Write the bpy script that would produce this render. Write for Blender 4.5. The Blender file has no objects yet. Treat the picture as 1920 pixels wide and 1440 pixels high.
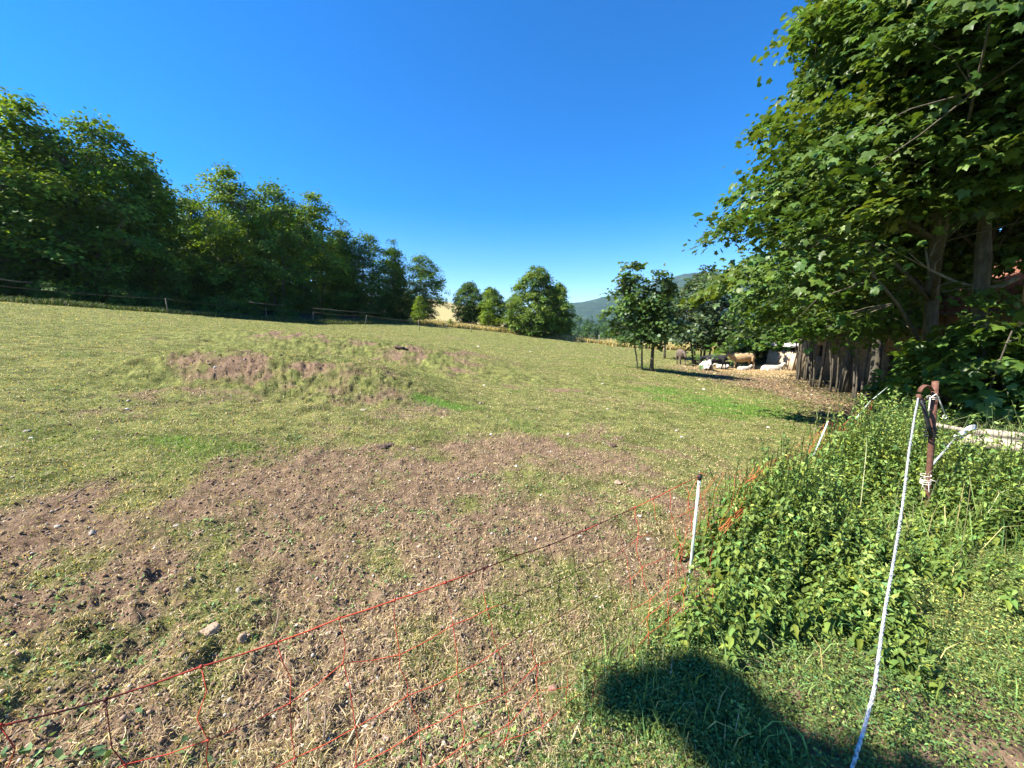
import bpy, math, random
import numpy as np
from mathutils import Vector, Matrix

# ------------------------------------------------------------------ camera, sky, sun, exposure
SC = bpy.context.scene
EYE = 1.7
F = 740.0
PITCH = math.radians(7.7)
cam_d = bpy.data.cameras.new("camera")
cam_d.sensor_width = 36.0
cam_d.lens = 36.0 * F / 1920.0
cam_d.clip_start = 0.03
cam_d.clip_end = 20000.0
cam = bpy.data.objects.new("camera", cam_d)
SC.collection.objects.link(cam)
cam.location = (0, 0, EYE)
cam.rotation_euler = (math.radians(90) - PITCH, 0, 0)
SC.camera = cam

SUN_EL = math.radians(46)
SHADOW_AZ = math.radians(80)            # direction the shadows fall, clockwise from +Y
sdir = Vector((math.sin(SHADOW_AZ) * math.cos(SUN_EL), math.cos(SHADOW_AZ) * math.cos(SUN_EL), -math.sin(SUN_EL)))
sun_d = bpy.data.lights.new("sun", 'SUN')
sun_d.energy = 4.8
sun_d.angle = math.radians(0.5)
sun_d.color = (1.0, 0.95, 0.86)
sun = bpy.data.objects.new("sun", sun_d)
SC.collection.objects.link(sun)
sun.rotation_euler = sdir.to_track_quat('-Z', 'Y').to_euler()
sun.location = (-20, -20, 60)

world = bpy.data.worlds.new("World")
SC.world = world
world.use_nodes = True
wn = world.node_tree.nodes
wl = world.node_tree.links
sky = wn.new('ShaderNodeTexSky')
sky.sky_type = 'NISHITA'
sky.sun_disc = False
sky.sun_elevation = SUN_EL
sky.sun_rotation = SHADOW_AZ + math.pi
sky.altitude = 600
sky.air_density = 1.0
sky.dust_density = 0.15
sky.ozone_density = 3.5
hs = wn.new('ShaderNodeHueSaturation')
hs.inputs['Saturation'].default_value = 1.5
hs.inputs['Hue'].default_value = 0.507
hs.inputs['Value'].default_value = 1.25
wl.new(sky.outputs['Color'], hs.inputs['Color'])
wl.new(hs.outputs['Color'], wn['Background'].inputs['Color'])
wn['Background'].inputs['Strength'].default_value = 0.066

SC.view_settings.view_transform = 'Standard'
SC.view_settings.look = 'None'
SC.view_settings.exposure = 1.68
SC.view_settings.gamma = 1.0
SC.cycles.max_bounces = 6
SC.cycles.diffuse_bounces = 2
SC.cycles.glossy_bounces = 2
SC.cycles.transmission_bounces = 3
SC.cycles.transparent_max_bounces = 4
SC.cycles.volume_bounces = 0

COL = SC.collection
rnd = random.Random(7)
RS = np.random.RandomState

# ------------------------------------------------------------------ object helpers
def tag(o, label=None, cat=None, group=None, kind=None):
    if label: o['label'] = label
    if cat: o['category'] = cat
    if group: o['group'] = group
    if kind: o['kind'] = kind
    return o

def empty(name, loc, label, cat, group=None, rz=0.0):
    o = bpy.data.objects.new(name, None)
    o.empty_display_size = 0.2
    COL.objects.link(o)
    o.location = loc
    o.rotation_euler = (0, 0, rz)
    return tag(o, label, cat, group)

def link_mesh(name, me, mat=None, parent=None, loc=None):
    o = bpy.data.objects.new(name, me)
    COL.objects.link(o)
    if mat is not None and len(me.materials) == 0:
        me.materials.append(mat)
    if parent is not None: o.parent = parent
    if loc is not None: o.location = loc
    return o

def copy_tree(o, parent=None):
    c = o.copy()
    COL.objects.link(c)
    c.parent = parent
    for ch in list(o.children):
        copy_tree(ch, c)
    return c

def raw_mesh(name, V, faces, smooth=False, tint=None):
    """faces: (M,k) int array or list of lists."""
    me = bpy.data.meshes.new(name)
    V = np.asarray(V, dtype=np.float32)
    if isinstance(faces, np.ndarray):
        k = faces.shape[1]; m = faces.shape[0]
        loops = faces.ravel().astype(np.int32)
        starts = (np.arange(m) * k).astype(np.int32)
    else:
        ln = np.array([len(f) for f in faces], dtype=np.int32)
        m = len(faces)
        starts = np.concatenate([[0], np.cumsum(ln)[:-1]]).astype(np.int32)
        loops = np.array([i for f in faces for i in f], dtype=np.int32)
    me.vertices.add(len(V)); me.loops.add(len(loops)); me.polygons.add(m)
    me.vertices.foreach_set("co", V.ravel())
    me.loops.foreach_set("vertex_index", loops)
    me.polygons.foreach_set("loop_start", starts)
    if smooth:
        me.polygons.foreach_set("use_smooth", np.ones(m, dtype=bool))
    me.update(calc_edges=True)
    if tint is not None:
        a = me.attributes.new("tint", 'FLOAT_COLOR', 'POINT')
        t = np.ones((len(V), 4), dtype=np.float32)
        t[:, :tint.shape[1]] = tint
        a.data.foreach_set("color", t.ravel())
    me.validate(verbose=False)
    return me

class MB:
    """collects simple solids for ONE mesh"""
    def __init__(s): s.v = []; s.f = []
    def add(s, V, Fc):
        n = len(s.v); s.v.extend([tuple(p) for p in V]); s.f.extend([[i + n for i in f] for f in Fc])
    def box(s, c, size, rz=0.0, M=None):
        cx, cy, cz = c; a, b, h = size[0] / 2, size[1] / 2, size[2] / 2
        P = [(-a, -b, -h), (a, -b, -h), (a, b, -h), (-a, b, -h), (-a, -b, h), (a, -b, h), (a, b, h), (-a, b, h)]
        R = Matrix.Rotation(rz, 3, 'Z') if M is None else M
        P = [R @ Vector(p) + Vector(c) for p in P]
        s.add(P, [(0, 3, 2, 1), (4, 5, 6, 7), (0, 1, 5, 4), (1, 2, 6, 5), (2, 3, 7, 6), (3, 0, 4, 7)])
    def tube(s, pts, rad, n=8, sy=None, cap=True):
        """rad: scalar or list (rx) ; sy optional list of second radius"""
        pts = [Vector(p) for p in pts]
        m = len(pts)
        if not hasattr(rad, '__len__'): rad = [rad] * m
        if sy is None: sy = rad
        up = Vector((0, 0, 1))
        rings = []
        prev = None
        for i, p in enumerate(pts):
            t = (pts[min(i + 1, m - 1)] - pts[max(i - 1, 0)])
            if t.length < 1e-9: t = Vector((0, 0, 1))
            t.normalize()
            if prev is None:
                a = t.cross(up)
                if a.length < 0.05: a = t.cross(Vector((0, 1, 0)))
                a.normalize()
            else:
                a = prev - t * prev.dot(t)
                if a.length < 1e-5: a = t.cross(up)
                a.normalize()
            prev = a
            b = a.cross(t)
            rings.append([p + a * (math.cos(2 * math.pi * k / n) * rad[i]) + b * (math.sin(2 * math.pi * k / n) * sy[i]) for k in range(n)])
        V = [q for r in rings for q in r]
        Fc = []
        for i in range(m - 1):
            for k in range(n):
                Fc.append((i * n + k, i * n + (k + 1) % n, (i + 1) * n + (k + 1) % n, (i + 1) * n + k))
        if cap:
            Fc.append(tuple(range(n))[::-1]); Fc.append(tuple((m - 1) * n + k for k in range(n)))
        s.add(V, Fc)
    def ball(s, c, r, nu=8, nv=6, jit=0.0, rg=None):
        V = []; Fc = []
        for i in range(nv + 1):
            th = math.pi * i / nv
            for k in range(nu):
                ph = 2 * math.pi * k / nu
                q = 1 + (rg.uniform(-jit, jit) if rg else 0)
                V.append((c[0] + r[0] * q * math.sin(th) * math.cos(ph), c[1] + r[1] * q * math.sin(th) * math.sin(ph), c[2] + r[2] * q * math.cos(th)))
        for i in range(nv):
            for k in range(nu):
                Fc.append((i * nu + k, (i + 1) * nu + k, (i + 1) * nu + (k + 1) % nu, i * nu + (k + 1) % nu))
        s.add(V, Fc)
    def build(s, name, mat, parent=None, smooth=False, loc=None):
        me = raw_mesh(name, np.array(s.v), s.f, smooth)
        return link_mesh(name, me, mat, parent, loc)

# ------------------------------------------------------------------ noise in numpy
def _h(ix, iy, seed):
    h = (ix.astype(np.int64) * 374761393 + iy.astype(np.int64) * 668265263 + seed * 1442695041) & 0xFFFFFFFF
    h = ((h ^ (h >> 13)) * 1274126177) & 0xFFFFFFFF
    h = h ^ (h >> 16)
    return (h & 0xFFFFFF).astype(np.float64) / 16777215.0

def vnoise(x, y, seed=0):
    ix = np.floor(x); iy = np.floor(y)
    fx = x - ix; fy = y - iy
    fx = fx * fx * (3 - 2 * fx); fy = fy * fy * (3 - 2 * fy)
    ix = ix.astype(np.int64); iy = iy.astype(np.int64)
    a = _h(ix, iy, seed); b = _h(ix + 1, iy, seed); c = _h(ix, iy + 1, seed); d = _h(ix + 1, iy + 1, seed)
    return (a * (1 - fx) + b * fx) * (1 - fy) + (c * (1 - fx) + d * fx) * fy

def fbm(x, y, seed=0, octv=4, gain=0.5):
    s = 0; a = 1; t = 0
    for i in range(octv):
        s = s + a * vnoise(x + 17.3 * i, y - 9.1 * i, seed + i * 31); t += a
        x = x * 2.03; y = y * 2.03; a *= gain
    return s / t

def sstep(a, b, x):
    t = np.clip((x - a) / (b - a), 0, 1)
    return t * t * (3 - 2 * t)

# ------------------------------------------------------------------ the lie of the land
def slope_x(x):
    x = np.asarray(x, dtype=np.float64)
    r = np.where(x > 12, 12 + 6 * (1 - np.exp(-np.maximum(x - 12, 0) / 6)), x)
    l = np.where(x < -34, -34 - 20 * (1 - np.exp(-np.maximum(-34 - x, 0) / 20)), r)
    return l

def land(x, y):
    x = np.asarray(x, dtype=np.float64); y = np.asarray(y, dtype=np.float64)
    d = np.hypot(x, y)
    z = -0.107 * slope_x(x) + 0.007 * np.clip(y, -60, 90)
    z = z + 0.95 * sstep(36, 52, y)
    z = z + 0.9 * sstep(55, 85, y) * sstep(20, -10, x)
    # the valley beyond the meadow, falling away to the right
    z = z - 9.0 * sstep(75, 170, y + np.maximum(x, 0) * 0.6) * sstep(-22, 22, x)
    # dry meadow hill on the left, far back
    z = z + 9.0 * np.exp(-(((x + 40) / 55.0) ** 2 + ((y - 180) / 60.0) ** 2))
    # two trampled banks and the shallow terraces between
    z = z + 0.56 * np.exp(-(((x + 5.0) / 3.1) ** 4)) * (sstep(7.0, 8.6, y) - sstep(9.5, 14.0, y))
    z = z + 0.52 * np.exp(-(((x + 6.6) / 6.0) ** 4)) * (sstep(13.8, 16.6, y) - sstep(18.0, 26.0, y))
    z = z - 0.26 * np.exp(-(((x + 4.0) / 7.0) ** 2)) * np.exp(-((y - 12.6) / 1.6) ** 2)
    return z

def bare(x, y):
    """0..1 amount of bare trampled soil"""
    n = fbm(x * 0.55, y * 0.55, 11, 4, 0.55)
    m = fbm(x * 2.3, y * 2.3, 23, 4, 0.6)
    fore = np.exp(-(((x + 0.3) / 3.4) ** 2 + ((y - 3.0) / 2.1) ** 2)) * .82
    fore = fore + np.exp(-(((x - 1.2) / 2.0) ** 2 + ((y - 6.2) / 1.2) ** 2)) * .35
    fore = fore + np.exp(-(((x + 2.3) / 1.7) ** 2 + ((y - 3.6) / 1.1) ** 2)) * 0.5
    fore = fore + np.exp(-(((x + 1.2) / 2.6) ** 2 + ((y - 1.6) / 1.0) ** 2)) * 0.85
    bank1 = np.exp(-(((x + 5.0) / 2.6) ** 4 + ((y - 7.9) / 0.85) ** 2)) * (.20 + .95 * fbm(x * 3.3, y * 3.3, 58, 3, .6) ** 1.5)
    bank2 = np.exp(-(((x + 6.6) / 5.4) ** 4 + ((y - 15.6) / 1.9) ** 2)) * (.20 + 1.0 * fbm(x * 2.3, y * 2.3, 59, 3, .6) ** 1.5)
    near3 = np.exp(-(((x - 1.5) / 3.0) ** 2 + ((y - 12.5) / 1.0) ** 2)) * 0.35
    yard = np.exp(-(((x - 19.5) / 5.0) ** 2 + ((y - 30) / 6.5) ** 2)) * 1.3
    yx = x / np.maximum(y, 1) - np.interp(y, [8, 16, 19, 23, 30], [.80, .72, .58, .44, .40])
    yard = yard + sstep(-.03, .10, yx) * sstep(7, 10, y) * sstep(33, 28, y) * 0.95 * (y > 0)
    track = sstep(0.25, 0.0, np.abs(y - 1.35 + (x - 2.6) * -0.05) - 0.35) * sstep(1.6, 2.3, x)
    b = fore + bank1 + bank2 + near3 + yard + track * 0.7
    return np.clip(b * (0.30 + 1.0 * m) + (n - 0.50) * 1.5 + (m - 0.5) * 1.3, 0, 1)

def lush(x, y):
    n = fbm(x * 0.9, y * 0.9, 41, 4, 0.6)
    g = np.exp(-(((x - 7.3) / 3.4) ** 2 + ((y - 12.9) / 2.7) ** 2)) * .95
    g = g + np.exp(-(((x + 1.75) / 0.75) ** 2 + ((y - 7.7) / 0.35) ** 2)) * 1.1
    g = g + np.exp(-(((x + 1.25) / 0.55) ** 2 + ((y - 4.6) / 0.28) ** 2)) * 1.0
    g = g + np.exp(-(((x - 1.4) / 1.2) ** 2 + ((y - 6.6) / 0.7) ** 2)) * 0.45
    g = g + np.exp(-(((x + 5.5) / 3.0) ** 2 + ((y - 11.5) / 1.0) ** 2)) * 0.65
    g = g + np.exp(-(((x + 4.2) / 1.6) ** 2 + ((y - 4.3) / 0.5) ** 2)) * 0.45
    g = g + np.exp(-(((x - 7.0) / 4.0) ** 2 + ((y - 27) / 4.0) ** 2)) * 0.35
    g = g + np.exp(-(((x + 1.1) / 0.7) ** 2 + ((y - 0.95) / 0.3) ** 2)) * 0.7
    return np.clip(g * (0.5 + n) + (n - 0.62) * 1.2, 0, 1)

EDGE = [(-80, 12), (-45, 17), (-31, 22.4), (-26.5, 28.5), (-20, 35.5), (-12.5, 47.5), (-4, 50), (3, 50.5), (8, 49), (12.5, 47.5), (20, 47), (40, 46), (90, 40)]
EX = np.array([p[0] for p in EDGE], float); EY = np.array([p[1] for p in EDGE], float)
def edge_y(x): return np.interp(x, EX, EY)
def meadow(x, y):
    return sstep(-0.4, 0.8, y - edge_y(x) + (fbm(x * .6, y * .6, 5, 3) - .5) * 1.6) * sstep(-14, -10, x + 0 * y + (y - 50) * 0.35 * (y > 50))

# net line: weeds grow on its right-hand side
NET = [(-2.6, -0.35), (-1.04, 0.70), (-0.67, 0.97), (0.23, 1.66), (1.24, 2.51), (2.6, 3.72), (4.05, 5.0), (7.0, 7.4), (9.8, 9.6), (12.5, 11.6)]
NX = np.array([p[0] for p in NET]); NY = np.array([p[1] for p in NET])
def right_of_net(x, y):
    """signed distance, positive on the weedy side"""
    return (np.interp(x, NX, NY) - y) * 0.74

def rough(x, y):
    """small clods"""
    d = np.hypot(x, y)
    b = bare(x, y)
    a = fbm(x * 6.5, y * 6.5, 61, 3, 0.6) - 0.5
    c = fbm(x * 1.7, y * 1.7, 71, 3, 0.55) - 0.5
    e = fbm(x * 21, y * 21, 81, 2, 0.6) - 0.5
    fade = 1 / (1 + (d / 9.0) ** 2)
    bank = np.exp(-(((x + 5.0) / 3.2) ** 4 + ((y - 7.9) / 1.2) ** 2)) + np.exp(-(((x + 6.6) / 5.8) ** 4 + ((y - 15.4) / 2.2) ** 2)) \
        + 0.6 * np.exp(-(((x + 2.2) / 1.3) ** 2 + ((y - 1.75) / 0.5) ** 2)) + 0.5 * np.exp(-(((x - 0.5) / 1.8) ** 2 + ((y - 14.0) / .7) ** 2))
    h = c * 0.14 * (0.5 + bank) + a * (0.045 + 0.02 * b) * (0.45 + .8 * fade) + e * 0.024 * fade + (vnoise(x * 48, y * 48, 83) - .5) * .009 * fade
    h = h + bank * (np.abs(fbm(x * 5.6, y * 5.6, 91, 4, 0.65) - 0.5) * -0.26 + 0.03 + (fbm(x * 9, y * 9, 95, 2) - .5) * .10)
    return h * sstep(400, 60, d)

def gz(x, y):
    x = np.asarray(x, float); y = np.asarray(y, float)
    mound = 0.22 * sstep(0.2, 1.6, right_of_net(x, y)) * sstep(9.5, 6.5, y) * sstep(1.5, 3, y)
    return land(x, y) + rough(x, y) + mound

def g1(x, y): return float(gz(np.array([x]), np.array([y]))[0])

CP, SP = math.cos(PITCH), math.sin(PITCH)
def ray(px, py):
    u = (px - 960) / F; v = (py - 720) / F
    return Vector((u, CP - v * SP, -(SP + v * CP)))
def on_ground(px, py, far=400):
    """where the line of sight through a photo point meets the land"""
    r = ray(px, py)
    t = np.geomspace(0.6, far, 4000)
    z = EYE + r.z * t
    g = land(r.x * t, r.y * t)
    i = np.argmax(z < g)
    if i == 0: i = len(t) - 1
    return float(r.x * t[i]), float(r.y * t[i])
def at_depth(px, py, y):
    r = ray(px, py); t = y / r.y
    return Vector((r.x * t, y, EYE + r.z * t))

# ------------------------------------------------------------------ materials
def mat_new(name):
    m = bpy.data.materials.new(name); m.use_nodes = True
    nt = m.node_tree
    b = nt.nodes['Principled BSDF']
    b.inputs['Roughness'].default_value = 0.85
    b.inputs['Specular IOR Level'].default_value = 0.25
    return m, nt, b

def nd(nt, t, **kw):
    n = nt.nodes.new(t)
    for k, v in kw.items(): setattr(n, k, v)
    return n

def ramp(nt, src, stops):
    r = nd(nt, 'ShaderNodeValToRGB')
    el = r.color_ramp.elements
    while len(el) < len(stops): el.new(0.5)
    for e, (p, c) in zip(el, stops):
        e.position = p; e.color = (c[0], c[1], c[2], 1)
    nt.links.new(src, r.inputs[0])
    return r.outputs[0]

def noise_tex(nt, scale, detail=5, rough_=0.6, coord='Object', stretch=None, dist=0.0):
    tc = nd(nt, 'ShaderNodeTexCoord')
    n = nd(nt, 'ShaderNodeTexNoise')
    n.inputs['Scale'].default_value = scale
    n.inputs['Detail'].default_value = detail
    n.inputs['Roughness'].default_value = rough_
    n.inputs['Distortion'].default_value = dist
    src = tc.outputs[coord]
    if stretch:
        mp = nd(nt, 'ShaderNodeMapping'); mp.inputs['Scale'].default_value = stretch
        nt.links.new(src, mp.inputs[0]); src = mp.outputs[0]
    nt.links.new(src, n.inputs['Vector'])
    return n.outputs['Fac']

def bump(nt, b, src, strength, dist):
    n = nd(nt, 'ShaderNodeBump')
    n.inputs['Strength'].default_value = strength
    n.inputs['Distance'].default_value = dist
    nt.links.new(src, n.inputs['Height'])
    nt.links.new(n.outputs[0], b.inputs['Normal'])

def plain(name, c1, c2, scale=8, rough_=0.8, bmp=0.3, bdist=0.01, stretch=None, spec=0.25, metal=0.0):
    m, nt, b = mat_new(name)
    f = noise_tex(nt, scale, 6, 0.6, stretch=stretch)
    nt.links.new(ramp(nt, f, [(0.3, c1), (0.7, c2)]), b.inputs['Base Color'])
    b.inputs['Roughness'].default_value = rough_
    b.inputs['Specular IOR Level'].default_value = spec
    b.inputs['Metallic'].default_value = metal
    if bmp: bump(nt, b, f, bmp, bdist)
    return m

def leaf_mat(name, trans=0.35, rough_=0.45, spec=0.4, gain=(1, 1, 1)):
    """colour comes from the per-leaf tint"""
    m, nt, b = mat_new(name)
    at = nd(nt, 'ShaderNodeAttribute', attribute_name='tint')
    b.inputs['Roughness'].default_value = rough_
    b.inputs['Specular IOR Level'].default_value = spec
    mul = nd(nt, 'ShaderNodeMix', data_type='RGBA', blend_type='MULTIPLY')
    mul.inputs[0].default_value = 1.0
    nt.links.new(at.outputs['Color'], mul.inputs[6])
    mul.inputs[7].default_value = (gain[0], gain[1], gain[2], 1)
    nt.links.new(mul.outputs[2], b.inputs['Base Color'])
    tr = nd(nt, 'ShaderNodeBsdfTranslucent')
    m2 = nd(nt, 'ShaderNodeMix', data_type='RGBA', blend_type='MULTIPLY')
    m2.inputs[0].default_value = 1.0
    nt.links.new(mul.outputs[2], m2.inputs[6])
    m2.inputs[7].default_value = (1.7, 1.6, 0.7, 1)
    nt.links.new(m2.outputs[2], tr.inputs['Color'])
    mx = nd(nt, 'ShaderNodeMixShader'); mx.inputs[0].default_value = trans
    nt.links.new(b.outputs[0], mx.inputs[1]); nt.links.new(tr.outputs[0], mx.inputs[2])
    nt.links.new(mx.outputs[0], nt.nodes['Material Output'].inputs['Surface'])
    return m

M = {}
M['leaf'] = leaf_mat('maple_leaves', 0.32, 0.45, 0.35)
M['leaf_far'] = leaf_mat('far_leaves', 0.3, 0.6, 0.15, (1.1, 1.18, .95))
M['blade'] = leaf_mat('grass_blades', 0.25, 0.6, 0.2)
M['bark'] = plain('bark', (.045, .038, .026), (.14, .12, .085), 14, .9, .7, .03, (1, 1, .25))
M['bark_pale'] = plain('pale_bark', (.10, .09, .065), (.26, .23, .17), 12, .9, .6, .02, (1, 1, .3))
M['bark_red'] = plain('reddish_bark', (.09, .045, .03), (.2, .11, .07), 12, .9, .6, .02, (1, 1, .3))
M['rust'] = plain('rusted_iron', (.07, .030, .020), (.19, .088, .058), 30, .75, .35, .004)
M['post_white'] = plain('pale_plastic', (.40, .48, .38), (.58, .64, .54), 20, .4, .05, .001)
M['black'] = plain('black_rubber', (.012, .012, .012), (.035, .035, .035), 20, .6, .2, .002)
M['white_tape'] = plain('white_tape', (.55, .57, .58), (.8, .8, .8), 30, .6, .3, .003)
M['wood'] = plain('weathered_wood', (.20, .16, .11), (.50, .43, .33), 9, .85, .6, .01, (1, 12, 12))
M['wood_post'] = plain('grey_stake_wood', (.18, .16, .13), (.42, .38, .32), 9, .85, .5, .01, (8, 8, 1))
M['stone'] = plain('pale_stone', (.24, .20, .16), (.46, .41, .35), 12, .9, .6, .02)
M['stone_white'] = plain('white_stone', (.42, .38, .33), (.66, .62, .56), 12, .9, .5, .02)
M['stone_red'] = plain('red_stone', (.22, .11, .085), (.38, .22, .17), 12, .9, .6, .02)
M['stone_tan'] = plain('tan_stone', (.24, .165, .11), (.44, .32, .22), 16, .95, 1.0, .04)
M['wool'] = plain('white_tuft', (.45, .48, .5), (.75, .76, .76), 40, 1, .8, .02)
M['stick'] = plain('dry_stick', (.10, .07, .05), (.24, .18, .12), 30, .9, .5, .005)
M['dry_stick'] = plain('bleached_stalk', (.38, .30, .18), (.58, .48, .32), 30, .9, .4, .005)
M['twine'] = plain('pale_twine', (.48, .42, .34), (.75, .7, .62), 60, .9, .5, .002)
M['green_paint'] = plain('dark_green_paint', (.02, .06, .045), (.04, .10, .07), 6, .6, .1, .003)

# netting strand: orange-red with dark stretches where the other strand shows
m, nt, b = mat_new('red_netting'); M['net'] = m
f = noise_tex(nt, 3.2, 2, .5)
nt.links.new(ramp(nt, f, [(.40, (.08, .016, .014)), (.50, (.46, .05, .026)), (.64, (.62, .09, .04))]), b.inputs['Base Color'])
b.inputs['Roughness'].default_value = .6
M['net_orange'] = plain('orange_netting', (.46, .09, .035), (.62, .20, .07), 14, .6, 0)
# rope: white with grey twist
m, nt, b = mat_new('fluffy_rope'); M['rope'] = m
f = noise_tex(nt, 60, 3, .6)
nt.links.new(ramp(nt, f, [(.36, (.14, .15, .16)), (.5, (.44, .45, .46)), (.66, (.70, .70, .69))]), b.inputs['Base Color'])
bump(nt, b, f, .8, .01)

# ground
m, nt, b = mat_new('pasture_ground'); M['ground'] = m
at = nd(nt, 'ShaderNodeAttribute', attribute_name='zone')
sep = nd(nt, 'ShaderNodeSeparateColor')
nt.links.new(at.outputs['Color'], sep.inputs[0])
at2 = nd(nt, 'ShaderNodeAttribute', attribute_name='zone2')
sep2 = nd(nt, 'ShaderNodeSeparateColor')
nt.links.new(at2.outputs['Color'], sep2.inputs[0])
f1 = noise_tex(nt, 9, 8, .7, 'Object')
f2 = noise_tex(nt, 1.3, 6, .65, 'Object')
f3 = noise_tex(nt, 55, 4, .7, 'Object')
soil = ramp(nt, f1, [(.25, (.09, .052, .036)), (.5, (.200, .132, .084)), (.75, (.34, .235, .155))])
turf_a = ramp(nt, f1, [(.28, (.052, .058, .018)), (.5, (.150, .168, .048)), (.72, (.30, .285, .11))])
turf_b = ramp(nt, f3, [(.3, (.055, .068, .020)), (.5, (.155, .175, .052)), (.7, (.32, .30, .13))])
def mixc(a, bb, fac, blend='MIX'):
    n = nd(nt, 'ShaderNodeMix', data_type='RGBA', blend_type=blend)
    if hasattr(fac, 'links') or hasattr(fac, 'is_linked'): nt.links.new(fac, n.inputs[0])
    else: n.inputs[0].default_value = fac
    nt.links.new(a, n.inputs[6]); nt.links.new(bb, n.inputs[7])
    return n.outputs[2]
turf = mixc(turf_a, turf_b, f2)
green = ramp(nt, f3, [(.3, (.04, .085, .014)), (.5, (.10, .175, .030)), (.72, (.19, .28, .055))])
dry = ramp(nt, f1, [(.25, (.20, .17, .07)), (.5, (.36, .30, .13)), (.75, (.50, .42, .21))])
straw = ramp(nt, f3, [(.3, (.14, .09, .055)), (.5, (.34, .25, .14)), (.72, (.55, .43, .26))])
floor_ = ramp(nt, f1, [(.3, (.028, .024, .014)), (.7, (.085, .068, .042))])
# break the soft zone borders up with fine noise
def brk(src, amt=.5):
    mm = nd(nt, 'ShaderNodeMath', operation='ADD')
    nt.links.new(src, mm.inputs[0])
    mz = nd(nt, 'ShaderNodeMath', operation='MULTIPLY_ADD')
    nt.links.new(f3, mz.inputs[0]); mz.inputs[1].default_value = amt * 1.6; mz.inputs[2].default_value = -amt * .8
    nt.links.new(mz.outputs[0], mm.inputs[1])
    mr = nd(nt, 'ShaderNodeMapRange', interpolation_type='SMOOTHSTEP')
    mr.inputs[1].default_value = .2; mr.inputs[2].default_value = .85
    nt.links.new(mm.outputs[0], mr.inputs[0])
    return mr.outputs[0]
mott = ramp(nt, noise_tex(nt, 3.0, 9, .72, 'Object'), [(.36, (.40, .38, .36)), (.5, (.95, .93, .92)), (.64, (1.5, 1.4, 1.3))])
turf = mixc(turf, mott, 1.0, 'MULTIPLY')
c = mixc(turf, green, brk(sep.outputs[1], .4))
c = mixc(c, soil, brk(sep.outputs[0], .55))
c = mixc(c, dry, sep.outputs[2])
c = mixc(c, straw, brk(sep2.outputs[0], .4))
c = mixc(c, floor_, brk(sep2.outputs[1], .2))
nt.links.new(c, b.inputs['Base Color'])
b.inputs['Roughness'].default_value = 1.0
b.inputs['Specular IOR Level'].default_value = .08
fb = nd(nt, 'ShaderNodeMath', operation='ADD')
nt.links.new(f1, fb.inputs[0]); nt.links.new(f3, fb.inputs[1])
bump(nt, b, fb.outputs[0], .9, .035)

# ------------------------------------------------------------------ ground: one sheet to the horizon
def build_ground():
    a_fine = np.radians(np.linspace(-66, 66, 900))
    a_rest = np.radians(np.linspace(66, 294, 70)[1:-1])
    ang = np.concatenate([a_fine, a_rest])
    r = [0.35]
    while r[-1] < 3900:
        step = 0.0085 if r[-1] < 45 else (0.02 if r[-1] < 300 else 0.06)
        r.append(r[-1] * (1 + step))
    r = np.array(r)
    A, R_ = np.meshgrid(ang, r)
    X = R_ * np.sin(A); Y = R_ * np.cos(A)
    Z = gz(X, Y)
    nr, na = X.shape
    V = np.stack([X.ravel(), Y.ravel(), Z.ravel()], 1)
    V = np.vstack([V, [[0, 0, float(gz(0.0, 0.0))]]])
    i = np.arange(nr - 1)[:, None] * na; k = np.arange(na)[None, :]
    k2 = (k + 1) % na
    Q = np.stack([(i + k), (i + na + k), (i + na + k2), (i + k2)], -1).reshape(-1, 4)
    faces = Q
    # centre fan as quads degenerate-free: small triangles
    me = bpy.data.meshes.new('ground')
    c0 = len(V) - 1
    tri = np.stack([np.full(na, c0), np.arange(na), (np.arange(na) + 1) % na], 1)
    loops = np.concatenate([faces.ravel(), tri.ravel()]).astype(np.int32)
    starts = np.concatenate([np.arange(len(faces)) * 4, len(faces) * 4 + np.arange(len(tri)) * 3]).astype(np.int32)
    me.vertices.add(len(V)); me.loops.add(len(loops)); me.polygons.add(len(starts))
    me.vertices.foreach_set('co', V.astype(np.float32).ravel())
    me.loops.foreach_set('vertex_index', loops)
    me.polygons.foreach_set('loop_start', starts)
    me.polygons.foreach_set('use_smooth', np.ones(len(starts), bool))
    me.update(calc_edges=True)
    x, y = V[:, 0], V[:, 1]
    z1 = np.zeros((len(V), 4), np.float32); z1[:, 3] = 1
    z1[:, 0] = bare(x, y) * (np.hypot(x, y) < 70)
    z1[:, 1] = lush(x, y) * (np.hypot(x, y) < 70)
    z1[:, 2] = meadow(x, y) * sstep(320, 200, np.hypot(x, y))
    z2 = np.zeros((len(V), 4), np.float32); z2[:, 3] = 1
    n = fbm(x * .8, y * .8, 77, 4)
    z2[:, 0] = np.clip(np.exp(-(((x - 20.0) / 4.2) ** 2 + ((y - 31) / 4.0) ** 2)) * 1.5 * (n + .25) - .1, 0, 1)
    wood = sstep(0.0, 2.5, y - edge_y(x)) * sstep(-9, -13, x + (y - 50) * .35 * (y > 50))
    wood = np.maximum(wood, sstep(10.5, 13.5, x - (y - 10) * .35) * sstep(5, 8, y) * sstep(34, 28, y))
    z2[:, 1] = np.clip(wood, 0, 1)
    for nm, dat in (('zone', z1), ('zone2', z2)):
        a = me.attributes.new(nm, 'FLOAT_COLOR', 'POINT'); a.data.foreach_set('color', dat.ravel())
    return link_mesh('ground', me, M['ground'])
tag(build_ground(), 'sloping pasture ground of grazed turf and trampled soil', kind='structure')

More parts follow.
